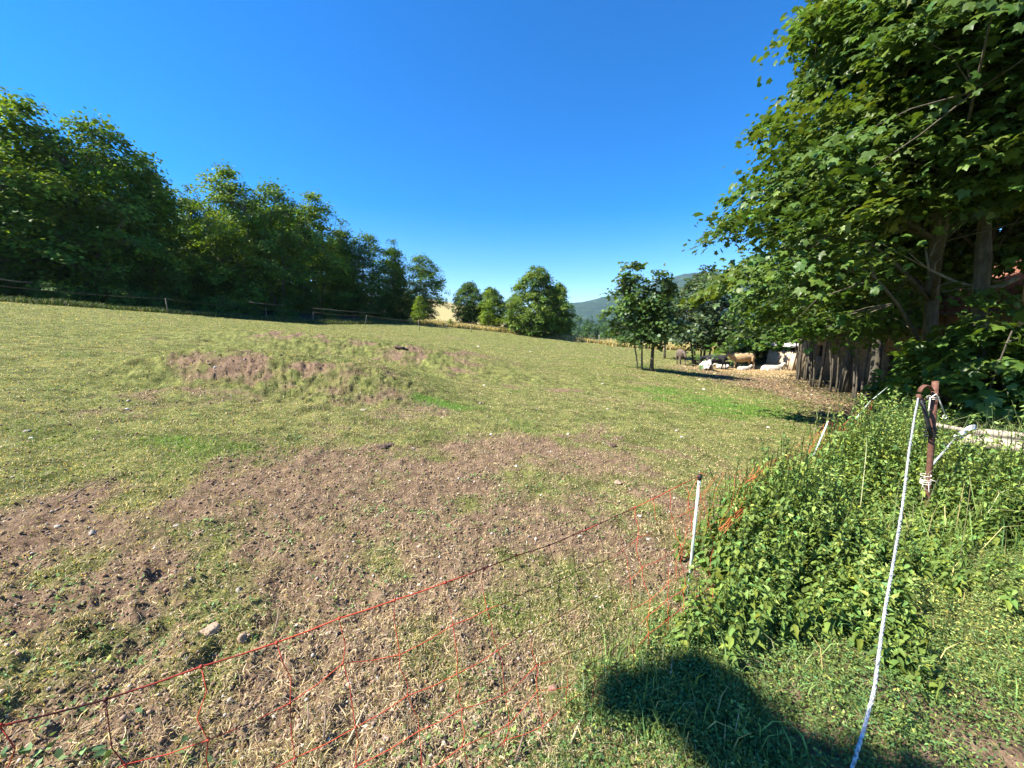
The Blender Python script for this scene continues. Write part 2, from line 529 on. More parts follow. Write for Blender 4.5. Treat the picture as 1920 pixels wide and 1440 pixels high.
# distant wooded mountain
m, nt, b = mat_new('wooded_mountain'); M['mountain'] = m
f = noise_tex(nt, .012, 8, .62, 'Object')
g_ = noise_tex(nt, .12, 5, .7, 'Object')
ca = ramp(nt, f, [(.42, (.016, .050, .022)), (.55, (.028, .075, .028)), (.66, (.07, .125, .05)), (.74, (.20, .20, .12))])
cb = ramp(nt, g_, [(.35, (.35, .35, .35)), (.65, (1, 1, 1))])
nt.links.new(mixc(ca, cb, .8, 'MULTIPLY'), b.inputs['Base Color'])
bump(nt, b, g_, 1.0, 14)
def build_mountain():
    xs = np.linspace(-2600, 5200, 420); ys = np.linspace(1300, 3700, 150)
    X, Y = np.meshgrid(xs, ys)
    px = np.array([-400, 300, 700, 960, 1000, 1065, 1100, 1150, 1260, 1370, 1450, 1700, 2100, 2600])
    pz = np.array([8, 10, 14, 22, 30, 44, 52, 66, 98, 108, 112, 116, 100, 70])
    xr = (px - 960) / F * 2500 * CP
    H = np.interp(X, xr, pz / F * 2500 * 0.985)
    t = (Y - 1300) / 1200.0
    bell = np.where(t < 1, sstep(0.0, 1.0, t) ** 0.8, 1 - .6 * sstep(1, 2, t))
    Z = -12 + (H + 12) * bell + (fbm(X / 260, Y / 260, 3, 4) - .5) * 60 * sstep(0, .3, t) * sstep(1.15, .8, t) + (fbm(X / 22, Y / 22, 8, 2) - .5) * 9 * sstep(0, .3, t)
    V = np.stack([X.ravel(), Y.ravel(), Z.ravel()], 1)
    nr, na = X.shape
    i = np.arange(nr - 1)[:, None] * na; k = np.arange(na - 1)[None, :]
    Q = np.stack([(i + k), (i + k + 1), (i + na + k + 1), (i + na + k)], -1).reshape(-1, 4)
    me = raw_mesh('mountain', V, Q, True)
    return link_mesh('mountain', me, M['mountain'])
tag(build_mountain(), 'long blue wooded mountain ridge in the distance', kind='structure')

# ------------------------------------------------------------------ leaves and plants
def unit(v): return v / np.maximum(np.linalg.norm(v, axis=-1, keepdims=True), 1e-9)

def tmpl_maple():
    o = [(0, 0, 0), (.28, -.10, .03), (.56, .04, -.07), (.46, .22, .02), (.64, .58, -.13), (.36, .58, .02), (.20, .74, .01), (0, 1, -.16),
         (-.20, .74, .01), (-.36, .58, .02), (-.64, .58, -.13), (-.46, .22, .02), (-.56, .04, -.07), (-.28, -.10, .03), (0, .33, .05)]
    c = 14
    F_ = [(c, 0, 1), (c, 1, 2), (c, 2, 3), (c, 3, 4), (c, 4, 5), (c, 5, 6), (c, 6, 7), (c, 7, 8), (c, 8, 9), (c, 9, 10), (c, 10, 11), (c, 11, 12), (c, 12, 13), (c, 13, 0)]
    return np.array(o, float), np.array(F_)
def tmpl_lobed():
    o = [(0, 0, 0), (.48, .12, .03), (.26, .3, 0), (.50, .6, -.03), (0, 1, -.05), (-.50, .6, -.03), (-.26, .3, 0), (-.48, .12, .03)]
    F_ = [(0, 1, 2), (2, 3, 4), (0, 2, 4), (4, 5, 6), (6, 7, 0), (4, 6, 0)]
    return np.array(o, float), np.array(F_)
def tmpl_oval():
    o = [(0, 0, 0), (.27, .35, .05), (0, 1, -.06), (-.27, .35, .05), (0, .45, 0)]
    return np.array(o, float), np.array([(4, 0, 1), (4, 1, 2), (4, 2, 3), (4, 3, 0)])
def tmpl_nettle():
    o = [(0, 0, 0), (.21, .14, .05), (.19, .5, .04), (0, 1, -.22), (-.19, .5, .04), (-.21, .14, .05), (0, .4, -.03)]
    return np.array(o, float), np.array([(6, 0, 1), (6, 1, 2), (6, 2, 3), (6, 3, 4), (6, 4, 5), (6, 5, 0)])
TM = {'maple': tmpl_maple(), 'lobed': tmpl_lobed(), 'oval': tmpl_oval(), 'nettle': tmpl_nettle()}

def leaves_arrays(P, Nn, T, S, tint, tm):
    TV, TF = TM[tm]
    Nn = unit(Nn); T = unit(T - Nn * np.sum(T * Nn, 1, keepdims=True)); B = np.cross(T, Nn)
    n = len(P); k = len(TV)
    loc = TV[None] * S[:, None, None]
    V = P[:, None] + loc[..., 0:1] * B[:, None] + loc[..., 1:2] * T[:, None] + loc[..., 2:3] * Nn[:, None]
    Fc = TF[None] + (np.arange(n) * k)[:, None, None]
    C = np.repeat(tint, k, axis=0)
    return V.reshape(-1, 3), Fc.reshape(-1, 3), C

def tints(rs, n, base, var=.25, warm=.12):
    b = np.array(base)[None]
    k = np.exp(rs.normal(0, var, (n, 1)))
    w = rs.normal(0, warm, (n, 1))
    return np.clip(b * k * np.concatenate([1 + w, np.ones((n, 1)), 1 - w], 1), 0.002, 1)

def crown_profile(h, kind):
    if kind == 'round': return np.sin(np.pi * np.clip(h, 0.02, 1) ** .85) ** .6
    if kind == 'egg': return np.clip(np.sin(np.pi * np.clip(h * .92 + .06, 0, 1) ** .72), 0, 1) ** .7
    if kind == 'tall': return np.clip(np.sin(np.pi * np.clip(h * .9 + .08, 0, 1) ** .62), 0, 1) ** .8
    if kind == 'low': return np.clip(np.sin(np.pi * np.clip(h * .95 + .05, 0, 1) ** .48), 0, 1) ** .6
    if kind == 'cone': return np.clip(1.04 - h, 0.03, 1) ** .75 * sstep(-.05, .12, h)
    return np.ones_like(h)

def tree_data(seed, H, base, R, nclump, per, lsize, tm, tint, kind='egg', lump=.45, clump_r=.55, trunk_r=.2, stems=1,
              droop=.35, lean=(0, 0), fill=.42, second=None, sec_frac=.15, flat=.42, spread=.9, keys=None, branch_r=.035, cut=None):
    """returns leaf mesh and wood mesh data about the tree's own base"""
    rs = RS(seed); rg = random.Random(seed)
    u = rs.rand(nclump * 3)
    h = rs.rand(nclump * 3)
    pr = crown_profile(h, kind)
    keep = rs.rand(nclump * 3) < np.clip(pr, .12, 1)
    h = h[keep][:nclump]; pr = pr[keep][:nclump]; u = u[keep][:nclump]
    n = len(h)
    th = rs.rand(n) * 2 * np.pi
    lm = 1 - lump * .5 + lump * (fbm(np.cos(th) * 1.7 + 7 + seed, np.sin(th) * 1.7 + h * 3.2, seed, 3) - .5) * 2.6
    rad = R * pr * lm * u ** fill
    zc = base + (H - base) * (h + (fbm(np.cos(th) + 3, np.sin(th) + 5, seed + 5, 2) - .5) * .12)
    lx = lean[0] * (zc / H); ly = lean[1] * (zc / H)
    C = np.stack([rad * np.cos(th) + lx, rad * np.sin(th) + ly, zc - droop * rad * .25], 1)
    out = np.stack([np.cos(th), np.sin(th), np.zeros(n)], 1)
    if cut is not None:
        kk = ~(cut(C) & (rs.rand(n) < .9)); C = C[kk]; out = out[kk]; rad = rad[kk]; n = len(C)
    m = n * per
    ci = np.repeat(np.arange(n), per)
    cr = clump_r * (.6 + .8 * rs.rand(n))
    cn = unit(out * .45 + np.array([0, 0, 1.0]) + rs.normal(0, .25, (n, 3)))
    d = rs.normal(0, 1, (m, 3)) * np.array([.5, .5, .5])
    d = d - cn[ci] * np.sum(d * cn[ci], 1, keepdims=True) * (1 - flat)
    P = C[ci] + d * cr[ci][:, None]
    P[:, 2] -= .12 * np.sum((d * cr[ci][:, None])[:, :2] ** 2, 1)
    Nn = unit(cn[ci] + rs.normal(0, .42, (m, 3)) * spread)
    T = out[ci] * .8 + unit(d) * .5 + np.array([0, 0, -.35]) + rs.normal(0, .35, (m, 3))
    S = lsize * (.45 + .95 * rs.rand(m))
    tn = tints(rs, m, tint, .22, .10)
    cl = np.exp(rs.normal(0, .16, (n, 1)))[ci]
    tn = tn * cl
    if second is not None:
        sel = (rs.rand(n) < sec_frac)[ci]
        tn[sel] = tints(rs, int(sel.sum()), second, .2, .08)
    V, Fc, Ct = leaves_arrays(P, Nn, T, S, tn, tm)
    # wood
    w = MB()
    stems_pts = []
    for s in range(stems):
        a = s * 2 * math.pi / stems + rg.uniform(-.4, .4)
        off = 0 if stems == 1 else trunk_r * (1.6 if stems < 4 else 4.5) * rg.uniform(.5, 1.2)
        sp = 0 if stems == 1 else R * rg.uniform(.2, .6)
        pts = []; rr = []
        top = base + (H - base) * rg.uniform(.78, .9)
        k = 9
        for i in range(k):
            t = i / (k - 1); z = top * t
            wx = math.sin(t * 5 + seed + s) * .05 * H * .12 * (t > 0); wy = math.cos(t * 4 + seed * 2 + s) * .05 * H * .12 * (t > 0)
            q = t ** 1.25
            pts.append((math.cos(a) * (off + sp * q) + lean[0] * z / H + wx, math.sin(a) * (off + sp * q) + lean[1] * z / H + wy, z - .15 if i == 0 else z))
            r0 = trunk_r * (1.0 if stems == 1 else .62 * rg.uniform(.6, 1.15))
            rr.append(r0 * (1.35 if i == 0 else (1 - .88 * t)) + .008)
        w.tube(pts, rr, 8); stems_pts.append([Vector(p) for p in pts])
    # limbs
    order = sorted(range(n), key=lambda i: -rad[i])
    nl = min(14 + 4 * stems, n)
    limb_mid = []
    chosen = rg.sample(order[:max(nl, n // 2)], nl)
    for i in chosen:
        c = Vector(C[i]); st = min(stems_pts, key=lambda pp: min((p.xy - c.xy).length for p in pp))
        zb = max(min(c.z - .55 * (c.xy - st[4].xy).length, st[-2].z), base * .55 + .3)
        j = min(range(len(st) - 1), key=lambda q: abs(st[q].z - zb))
        p0 = st[j].lerp(st[j + 1], .3)
        mid = p0.lerp(c, .5) + Vector((0, 0, .12 * (c - p0).length)) + Vector((rg.uniform(-.15, .15), rg.uniform(-.15, .15), 0)) * R * .15
        r0 = max(.02, trunk_r * .38 * (1 - .5 * zb / H))
        pts = [p0]
        for t in (.25, .5, .75, 1): pts.append(p0 * (1 - t) ** 2 + mid * 2 * t * (1 - t) + c * t * t)
        w.tube(pts, [r0, r0 * .8, r0 * .58, r0 * .38, r0 * .12], 5)
        limb_mid += [pts[2], pts[3], pts[1]]
    others = [i for i in range(n) if i not in set(chosen)]
    for i in others[:260]:
        c = Vector(C[i]); p0 = min(limb_mid, key=lambda q: (q - c).length + (.3 if q.z > c.z else 0))
        mid = p0.lerp(c, .5) + Vector((rg.uniform(-1, 1), rg.uniform(-1, 1), rg.uniform(0, 1))) * .12 * (c - p0).length
        r0 = branch_r * .6
        w.tube([p0, mid, c], [r0, r0 * .6, r0 * .15], 4, cap=False)
    leaf_me = raw_mesh('crown', V, Fc, False, Ct)
    if keys:   # hanging bunches of winged seeds, a touch paler
        pass
    wood_me = raw_mesh('trunk', np.array(w.v), w.f, True)
    return leaf_me, wood_me

def plant_tree(name, data, loc, label, cat='tree', group=None, scale=(1, 1, 1), rz=0.0, leaf='leaf', bark='bark'):
    e = empty(name, loc, label, cat, group, rz)
    e.scale = scale
    link_mesh('trunk', data[1], M[bark], e)
    link_mesh('crown', data[0], M[leaf], e)
    return e

GREEN = (.090, .150, .023); GREEN_D = (.060, .108, .020); GREEN_Y = (.165, .220, .030)

def height_for(px, base_xy, top_row):
    """height of something standing at base_xy whose top shows at photo row top_row"""
    x, y = base_xy
    v = (top_row - 720) / F
    # depth along axis and elevation
    k = -(SP + v * CP) / (CP - v * SP)
    return EYE + k * y - g1(x, y)

def col_x(px, y, z=0.0):
    depth = y * CP + (EYE - z) * SP
    return (px - 960) / F * depth

#SECTION: woods
# the wood along the left edge
def make_left_wood():
    var = [tree_data(101, 12, .3, 3.8, 270, 84, .165, 'lobed', GREEN, 'egg', .55, .75, .16, 3, second=GREEN_Y, sec_frac=.25),
           tree_data(102, 12, .2, 3.6, 270, 84, .165, 'lobed', GREEN_D, 'tall', .6, .75, .18, 1, second=GREEN, sec_frac=.3),
           tree_data(103, 12, .3, 4.0, 280, 84, .165, 'lobed', GREEN, 'round', .55, .8, .17, 2, second=GREEN_D, sec_frac=.3)]
    # (column, depth, top row, width factor, variant, words)
    front = [(-150, 22.5, 235, 1.25, 1, 'dark broadleaf tree at the far left end of the wood, half out of the picture'),
             (-15, 25, 205, 1.1, 1, 'shaded broadleaf tree second from the left end of the wood'),
             (108, 26.5, 183, 1.15, 0, 'tallest bright green maple of the wood, highest in the skyline on the left'),
             (228, 29, 222, 1.05, 2, 'broad green maple right of the tallest tree, over the pale grey stems'),
             (318, 31.5, 285, .9, 1, 'dark maple sloping down to the notch in the wood skyline'),
             (385, 36, 345, .8, 1, 'dark narrow tree standing in the notch of the wood skyline'),
             (452, 35, 312, 1.0, 0, 'bright maple with two upright tips right of the skyline notch'),
             (530, 37.5, 345, 1.0, 2, 'maple in the middle of the wood edge behind the wooden rail'),
             (605, 41, 362, .95, 0, 'dark maple whose top steps down steeply to the right'),
             (655, 44, 410, .8, 1, 'dark tree with a leaning side where the wood gets low'),
             (697, 47, 438, 1.15, 2, 'low dark maple third from the right end of the wood'),
             (742, 50, 447, .9, 1, 'slender tree with a pointed top and sky showing through its lower crown'),
             (792, 51.5, 478, 1.25, 2, 'rounded dark tree closing the right end of the wood')]
    for k, (px, y, top, wf, v, words) in enumerate(front):
        y *= 1.22 if k < 10 else 1.12
        x = col_x(px, y)
        h = height_for(px, (x, y), top)
        s = h / 12.0
        plant_tree('maple_tree', var[v], (x, y, g1(x, y) - .05), words, 'tree', 'trees of the wood along the pasture',
                   (s * wf * 1.05, s * wf * 1.05, s), rz=k * 1.37, leaf='leaf_far', bark='bark_pale' if k in (3, 6) else 'bark')
    for k, (px, y, top) in enumerate([(-260, 30, 250), (-60, 33, 262), (60, 34, 262), (170, 36, 262), (270, 38, 300), (345, 41, 352), (430, 43, 370), (500, 45, 375), (570, 47, 390), (640, 52, 430), (20, 42, 285), (130, 44, 285)]):
        y *= 1.25; x = col_x(px, y); h = height_for(px, (x, y), top); s = h / 12.0
        plant_tree('maple_tree', var[(k + 1) % 3], (x, y, g1(x, y) - .05), 'tall dark tree deep in the wood, behind the front row',
                   'tree', 'trees of the wood behind the front row', (s * 1.3, s * 1.3, s), rz=k * 2.1 + .5, leaf='leaf_far')
    # tall shrubs filling in between the trunks
    for k in range(22):
        t = (k + .5) / 22
        px = -220 + 1010 * t
        y = float(np.interp(px, [-220, 0, 300, 560, 780], [26, 29, 37, 46, 55])) * rnd.uniform(1.0, 1.15); x = col_x(px, y)
        s = rnd.uniform(.32, .46)
        plant_tree('shrub', var[k % 3], (x, y, g1(x, y) - .3), 'tall dark shrub between the trunks of the wood', 'shrub', 'tall shrubs under the trees of the wood', (s * 1.5, s * 1.5, s), rz=k * 2.3, leaf='leaf_far')
    # undergrowth at the foot of the wood
    bd = tree_data(111, 2.0, .05, 1.6, 70, 40, .2, 'oval', GREEN_D, 'cone', .8, .45, .03, 4, second=GREEN, sec_frac=.2)
    for k in range(14):
        t = k / 13.0
        px = -60 + 860 * t
        x0 = np.interp(px, [-60, 0, 300, 560, 780, 830], [-30, -30, -26, -20, -12.5, -10]); y = float(edge_y(x0)) + rnd.uniform(3.5, 7.5)
        x = float(x0) - rnd.uniform(1, 3.5)
        s = rnd.uniform(.5, .95)
        plant_tree('bush', bd, (x, y, g1(x, y) - .05), 'dark leafy bush in the shade at the foot of the wood', 'bush',
                   'bushes at the foot of the wood', (s * 1.3, s, s), rz=k * 1.9, bark='bark', leaf='leaf_far')
make_left_wood()

# trees standing apart beyond the pasture
def make_apart():
    dk = tree_data(121, 8, .4, 3.3, 240, 80, .27, 'oval', (.055, .092, .022), 'round', .32, .65, .14, 3, second=GREEN_D, sec_frac=.3)
    yl = tree_data(122, 6, .9, 1.8, 110, 44, .2, 'oval', GREEN_Y, 'tall', .5, .45, .08, 1, second=GREEN, sec_frac=.3)
    big = tree_data(123, 9, .5, 4.9, 330, 90, .27, 'oval', (.075, .125, .024), 'egg', .5, .7, .15, 3, second=(.12, .16, .028), sec_frac=.4)
    L = [('round_tree', dk, 8, 880, 57, 528, 1.0, 'dark dense round tree left of the small yellow-green one', 'tree'),
         ('young_tree', yl, 6, 917, 53, 545, 1.1, 'small yellow-green tree in front of the dark round pair', 'tree'),
         ('round_tree', dk, 8, 922, 60, 538, 1.0, 'dark tree partly hidden behind the small yellow-green tree', 'tree'),
         ('ash_tree', big, 9, 1006, 51, 500, 1.0, 'big isolated green tree with a full egg-shaped crown', 'tree'),
         ('ash_tree', big, 9, 1046, 55, 530, .75, 'smaller tree leaning out at the right side of the big isolated tree', 'tree'),
         ('ash_tree', big, 9, 965, 62, 550, .75, 'low pale green tree showing left behind the big isolated tree', 'tree'),
         ('young_tree', yl, 6, 788, 47.5, 556, 1.15, 'small sunlit yellow-green bush tree at the right end of the wood', 'tree')]
    for k, (nm, d, H, px, y, top, wf, words, cat) in enumerate(L):
        x = col_x(px, y); h = height_for(px, (x, y), top); s = h / H
        plant_tree(nm, d, (x, y, g1(x, y) - .05), words, cat, None, (s * wf, s * wf, s), rz=k * 1.1 + .3, leaf='leaf_far')
    # low shrubs along the field edge
    for k, (px, y, h) in enumerate([(845, 50, 1.0), (1072, 51, .8), (1100, 50.5, .9), (1120, 51, .7)]):
        x = col_x(px, y, 2); s = h / 6.0
        plant_tree('bush', yl, (x, y, g1(x, y)), ['tuft of weeds by the stakes left of the dark round tree', 'low tuft right beside the big isolated tree', 'taller dark tuft of weeds on the yellow meadow edge', 'small tuft at the end of the shadow on the meadow edge'][k], 'bush', None, (s * 2, s * 2, s), rz=k, leaf='leaf_far')
make_apart()

# the two slim trees, the clump behind them and the bushes by the shed
def make_mid():
    a = tree_data(131, 7.2, 1.9, 2.5, 75, 46, .2, 'lobed', (.065, .115, .028), 'tall', .75, .5, .09, 2, second=GREEN, sec_frac=.25, flat=.5, lean=(-.9, 0))
    b = tree_data(132, 7.2, 1.8, 2.3, 85, 46, .2, 'lobed', (.058, .105, .028), 'tall', .75, .5, .12, 1, second=GREEN_D, sec_frac=.25)
    c = tree_data(133, 8, 1.6, 4.0, 230, 50, .22, 'lobed', (.052, .088, .028), 'round', .45, .55, .16, 5, second=(.085, .125, .045), sec_frac=.4)
    L = [('maple_tree', a, 7.2, 1200, 692, None, 483, 1.0, 'slim maple with two pale thin stems, leftmost of the slim pair in the pasture', 'bark_pale'),
         ('maple_tree', b, 7.2, 1222, 696, None, 490, 1.0, 'slim maple with one dark ivy-clad trunk, right of the pale twin stems', 'bark'),
         ('ash_tree', b, 7.2, 1246, 672, None, 520, .8, 'thin-trunked tree standing behind the slim pair in the pasture', 'bark_red'),
         ('maple_tree', c, 8, 1312, 683, None, 508, 1.0, 'round dark tree on a sheaf of many stems left of the black cow', 'bark')]
    for k, (nm, d, H, px, row, _, top, wf, words, bk) in enumerate(L):
        x, y = on_ground(px, row)
        if k == 3: y = min(y, 36); x = col_x(px, y, -1.4)
        h = height_for(px, (x, y), top); s = h / H
        plant_tree(nm, d, (x, y, g1(x, y) - .05), words, 'tree', None, (s * wf, s * wf, s), rz=k * .7, bark=bk)
    bb = tree_data(134, 5, .2, 2.6, 130, 44, .2, 'lobed', (.06, .10, .026), 'round', .5, .5, .06, 4, second=GREEN_Y, sec_frac=.15)
    for k, (px, y, top, w, words) in enumerate([(1392, 40, 588, 1.0, 'green bush behind the yellow cow'), (1440, 41, 575, 1.2, 'tall leafy bush behind the low white calf and the shed corner'),
                                              (1362, 46, 600, 1.1, 'bush behind the black cow'), (1490, 37, 570, 1.2, 'leafy tree hanging over the roof of the shed'), (1545, 38, 540, 1.3, 'dark tree behind the far end of the barn')]):
        x = col_x(px, y, -1.5); h = height_for(px, (x, y), top); s = h / 5.0
        plant_tree('bush', bb, (x, y, g1(x, y) - .05), words, 'bush', None, (s * w, s * w, s), rz=k * 1.3)
make_mid()

# far valley trees
def make_far():
    v = [tree_data(141, 14, .5, 4.2, 60, 34, .75, 'oval', (.05, .095, .03), 'round', .4, 1.2, .2, 1, second=(.08, .13, .03), sec_frac=.3),
         tree_data(142, 14, .5, 3.6, 60, 34, .75, 'oval', (.035, .07, .028), 'tall', .4, 1.1, .2, 1, second=(.06, .1, .03), sec_frac=.3),
         tree_data(143, 15, .5, 2.8, 60, 34, .7, 'oval', (.02, .045, .022), 'cone', .25, .9, .2, 1)]
    rg = random.Random(5)
    n = 0
    for row, (y0, y1, cnt, c0, c1, top) in enumerate([(150, 175, 26, 1060, 1420, 626), (190, 230, 26, 1045, 1440, 606), (270, 330, 24, 1030, 1480, 598), (420, 520, 26, 1000, 1500, 592)]):
        for k in range(cnt):
            px = c0 + (c1 - c0) * (k + rg.uniform(.1, .9)) / cnt
            y = rg.uniform(y0, y1); x = col_x(px, y, 0)
            h = height_for(px, (x, y), top + rg.uniform(-7, 10)); h = max(h, 5)
            s = h / 14.0
            plant_tree('valley_tree', v[rg.choice([0, 0, 1, 1, 2])], (x, y, g1(x, y) - .3), 'far green tree in the valley wood below the mountain', 'tree',
                       'far trees of the valley wood', (s * rg.uniform(.9, 1.2), s, s), rz=rg.uniform(0, 6), leaf='leaf_far')
    for k in range(16):
        px = 800 + 90 * (k + rg.random()) / 16; y = rg.uniform(255, 300); x = col_x(px, y, 0)
        h = max(6, height_for(px, (x, y), 572 + rg.uniform(-3, 5) )); s = h / 15
        plant_tree('spruce_tree', v[2], (x, y, g1(x, y) - .3), 'far dark conifer on the skyline above the yellow hill', 'tree', 'far dark conifers above the yellow hill', (s * 1.3, s * 1.3, s), rz=k, leaf='leaf_far')
    for k, (px, y, top) in enumerate([(838, 150, 575), (850, 120, 590)]):
        x = col_x(px, y, 3); h = max(2.2, height_for(px, (x, y), top)); s = h / 14
        plant_tree('valley_tree', v[0], (x, y, g1(x, y) - .1), ['small round green tree on the yellow hill', 'pale bush low on the yellow hill'][k], 'tree', None, (s, s, s), leaf='leaf_far')
make_far()

#SECTION: maples
def make_right_maples():
    A = tree_data(201, 14.8, 3.4, 6.6, 420, 150, .138, 'maple', (.070, .122, .02), 'low', .5, .85, .19, 1, fill=.33, lean=(-1.5, 0),
                  second=(.10, .145, .022), sec_frac=.2, flat=.3, branch_r=.03, cut=lambda C: ((11.4 + C[:, 0]) / (10.6 + C[:, 1]) > .97) & (C[:, 2] < 6.4))
    B = tree_data(202, 12.0, 5.3, 3.8, 400, 120, .145, 'maple', (.068, .115, .02), 'egg', .5, .65, .30, 2, fill=.36,
                  second=(.13, .17, .03), sec_frac=.3, flat=.3, branch_r=.03)
    Cc = tree_data(203, 13.0, 4.9, 4.6, 240, 80, .19, 'maple', (.06, .105, .02), 'round', .5, .75, .2, 1, fill=.36, second=GREEN, sec_frac=.2, branch_r=.03)
    def put(nm, d, x, y, words, s=(1, 1, 1), rz=0, bark='bark'):
        return plant_tree(nm, d, (x, y, g1(x, y) - .1), words, 'tree', None, s, rz, 'leaf', bark)
    put('maple_tree', A, 11.4, 10.6, 'big maple with a slightly leaning bare trunk right behind the rusty post', (1, .82, 1), 0)
    put('maple_tree', B, 10.45, 8.35, 'thick forked maple at the right edge of the picture with yellowish seed bunches', (1.05, 1.05, 1.1), rz=1.2)
    put('maple_tree', Cc, 14.2, 15.4, 'maple with a slim upright trunk in front of the yellow barn wall', (.9, .9, .95), rz=.6)
    put('maple_tree', Cc, 13.9, 12.0, 'maple with a dark reddish trunk between the leaning trunk and the forked one', (.85, .85, 1.05), rz=2.5, bark='bark_red')
    put('maple_tree', Cc, 17.5, 20.5, 'maple standing close to the barn wall behind the many thin stems', (.95, .95, .8), rz=4.0)
    put('maple_tree', Cc, 20.4, 27.0, 'maple at the far end of the barn, hanging low over the yard', (.9, .9, .68), rz=5.0)
    put('maple_tree', B, 19.5, 8.0, 'tall maple rising behind the barn roof at the right edge', (1.3, 1.3, 1.35), rz=3.0)
    # sheaves of thin stems along the wall
    S = tree_data(211, 6.5, 3.0, 2.3, 90, 60, .17, 'maple', (.05, .09, .02), 'round', .5, .5, .085, 5, fill=.4)
    for k, (px, y, words) in enumerate([(1528, 22.5, 'many-stemmed maple coppice nearest the sunny yard'), (1568, 20.5, 'many-stemmed maple coppice second from the sunny yard'),
                                      (1612, 18.2, 'many-stemmed maple coppice third from the sunny yard, right under the brown withered leaves'), (1500, 26, 'thin coppice stems at the corner of the shed')]):
        x = col_x(px, y, -1.5)
        put('coppice_tree', S, x, y, words, (.85, .85, 1.0), rz=k * 1.7)
    # young maple shrubs under the trees
    Y = tree_data(212, 2.3, .3, 1.15, 34, 34, .17, 'maple', (.085, .15, .025), 'round', .4, .35, .03, 3, fill=.5)
    for k, (px, y, h, words) in enumerate([(1815, 8.6, 3.1, 'young maple shrub with sunlit leaves right behind the rusty post'), (1700, 11.5, 1.7, 'young maple shrub at the foot of the leaning trunk'),
                                         (1765, 10.2, 2.5, 'low maple shrub in the shade between the post and the forked trunk'), (1872, 9.3, 2.9, 'maple shrub at the foot of the forked trunk'),
                                         (1915, 8.0, 2.2, 'maple shrub at the right edge of the picture above the wooden beam'), (1735, 12.8, 2.6, 'dark shrub deep under the maples by the barn wall'), (1650, 13.2, 1.3, 'dark low shrub left of the leaning trunk')]):
        x = col_x(px, y, -1.2); s = h / 2.3
        plant_tree('maple_shrub', Y, (x, y, g1(x, y) - .05), words, 'shrub', None, (s, s, s), rz=k * 1.1)
    # bare lichen-covered branch reaching across below the crown
    w = MB()
    p = [at_depth(1735, 465, 9.9), at_depth(1742, 505, 9.8), at_depth(1790, 527, 9.5), at_depth(1835, 540, 9.2), at_depth(1880, 536, 9.0), at_depth(1908, 520, 8.8)]
    w.tube(p, [.02, .03, .03, .032, .045, .06], 6)
    for a_, b_ in (((1790, 527), (1750, 545)), ((1835, 540), (1765, 548)), ((1752, 510), (1765, 482)), ((1745, 480), (1770, 440)), ((1742, 505), (1650, 455)), ((1742, 505), (1700, 470)), ((1820, 536), (1850, 525))):
        q0 = at_depth(*a_, 9.5); q1 = at_depth(*b_, 9.4)
        w.tube([q0, q0.lerp(q1, .5) + Vector((0, .05, .03)), q1], [.014, .010, .004], 5)
    tag(w.build('dead_branch', M['bark_pale'], None, True), 'bare pale lichen-covered branch reaching across between the leaning and the forked trunk', 'branch')
make_right_maples()

#SECTION: barn
# stone and plaster wall
m, nt, b = mat_new('barn_wall'); M['barn'] = m
tc = nd(nt, 'ShaderNodeTexCoord')
mp = nd(nt, 'ShaderNodeMapping'); mp.inputs['Rotation'].default_value = (math.radians(90), 0, 0)
nt.links.new(tc.outputs['Generated'], mp.inputs[0])
br = nd(nt, 'ShaderNodeTexBrick')
br.inputs['Scale'].default_value = 1.0; br.inputs['Brick Width'].default_value = .31; br.inputs['Row Height'].default_value = .13; br.inputs['Mortar Size'].default_value = .02; br.inputs['Mortar Smooth'].default_value = .6
br.inputs['Color1'].default_value = (.25, .185, .12, 1); br.inputs['Color2'].default_value = (.33, .255, .17, 1); br.inputs['Mortar'].default_value = (.22, .19, .15, 1)
sx = nd(nt, 'ShaderNodeSeparateXYZ'); cx = nd(nt, 'ShaderNodeCombineXYZ')
nt.links.new(tc.outputs['Object'], sx.inputs[0]); nt.links.new(sx.outputs[1], cx.inputs[0]); nt.links.new(sx.outputs[2], cx.inputs[1])
nw = nd(nt, 'ShaderNodeTexNoise'); nw.inputs['Scale'].default_value = 2.2; nt.links.new(tc.outputs['Object'], nw.inputs['Vector'])
va = nd(nt, 'ShaderNodeVectorMath', operation='MULTIPLY_ADD'); nt.links.new(nw.outputs['Color'], va.inputs[0]); va.inputs[1].default_value = (.22, .22, 0); nt.links.new(cx.outputs[0], va.inputs[2])
nt.links.new(va.outputs[0], br.inputs['Vector'])
f = noise_tex(nt, .8, 6, .65)
pl = ramp(nt, noise_tex(nt, 4, 6, .7), [(.3, (.20, .155, .09)), (.7, (.36, .30, .18))])
msk = ramp(nt, f, [(.46, (0, 0, 0)), (.52, (1, 1, 1))])
grime = ramp(nt, noise_tex(nt, 1.6, 8, .75, stretch=(1, 1, .5)), [(.35, (.30, .27, .23)), (.6, (1, 1, 1))])
nt.links.new(mixc(mixc(br.outputs['Color'], pl, msk), grime, 1.0, 'MULTIPLY'), b.inputs['Base Color'])
bump(nt, b, br.outputs['Fac'], -.5, .02)
M['tile'] = plain('red_roof_tiles', (.14, .055, .035), (.34, .16, .10), 6, .85, .6, .03, (1, 6, 1))
M['plaster'] = plain('pale_plaster', (.5, .47, .42), (.66, .63, .58), 3, .9, .2, .01)
M['dark_wood'] = plain('dark_boards', (.04, .03, .022), (.11, .085, .06), 10, .9, .5, .01, (6, 6, 1))
M['glass'] = plain('dark_window', (.02, .025, .03), (.03, .035, .04), 2, .1, 0, .01, None, .6)
M['grey_roof'] = plain('grey_roofing', (.28, .27, .25), (.48, .46, .43), 4, .7, .3, .01)
M['log'] = plain('split_firewood', (.34, .24, .15), (.66, .52, .38), 16, .85, .6, .02)

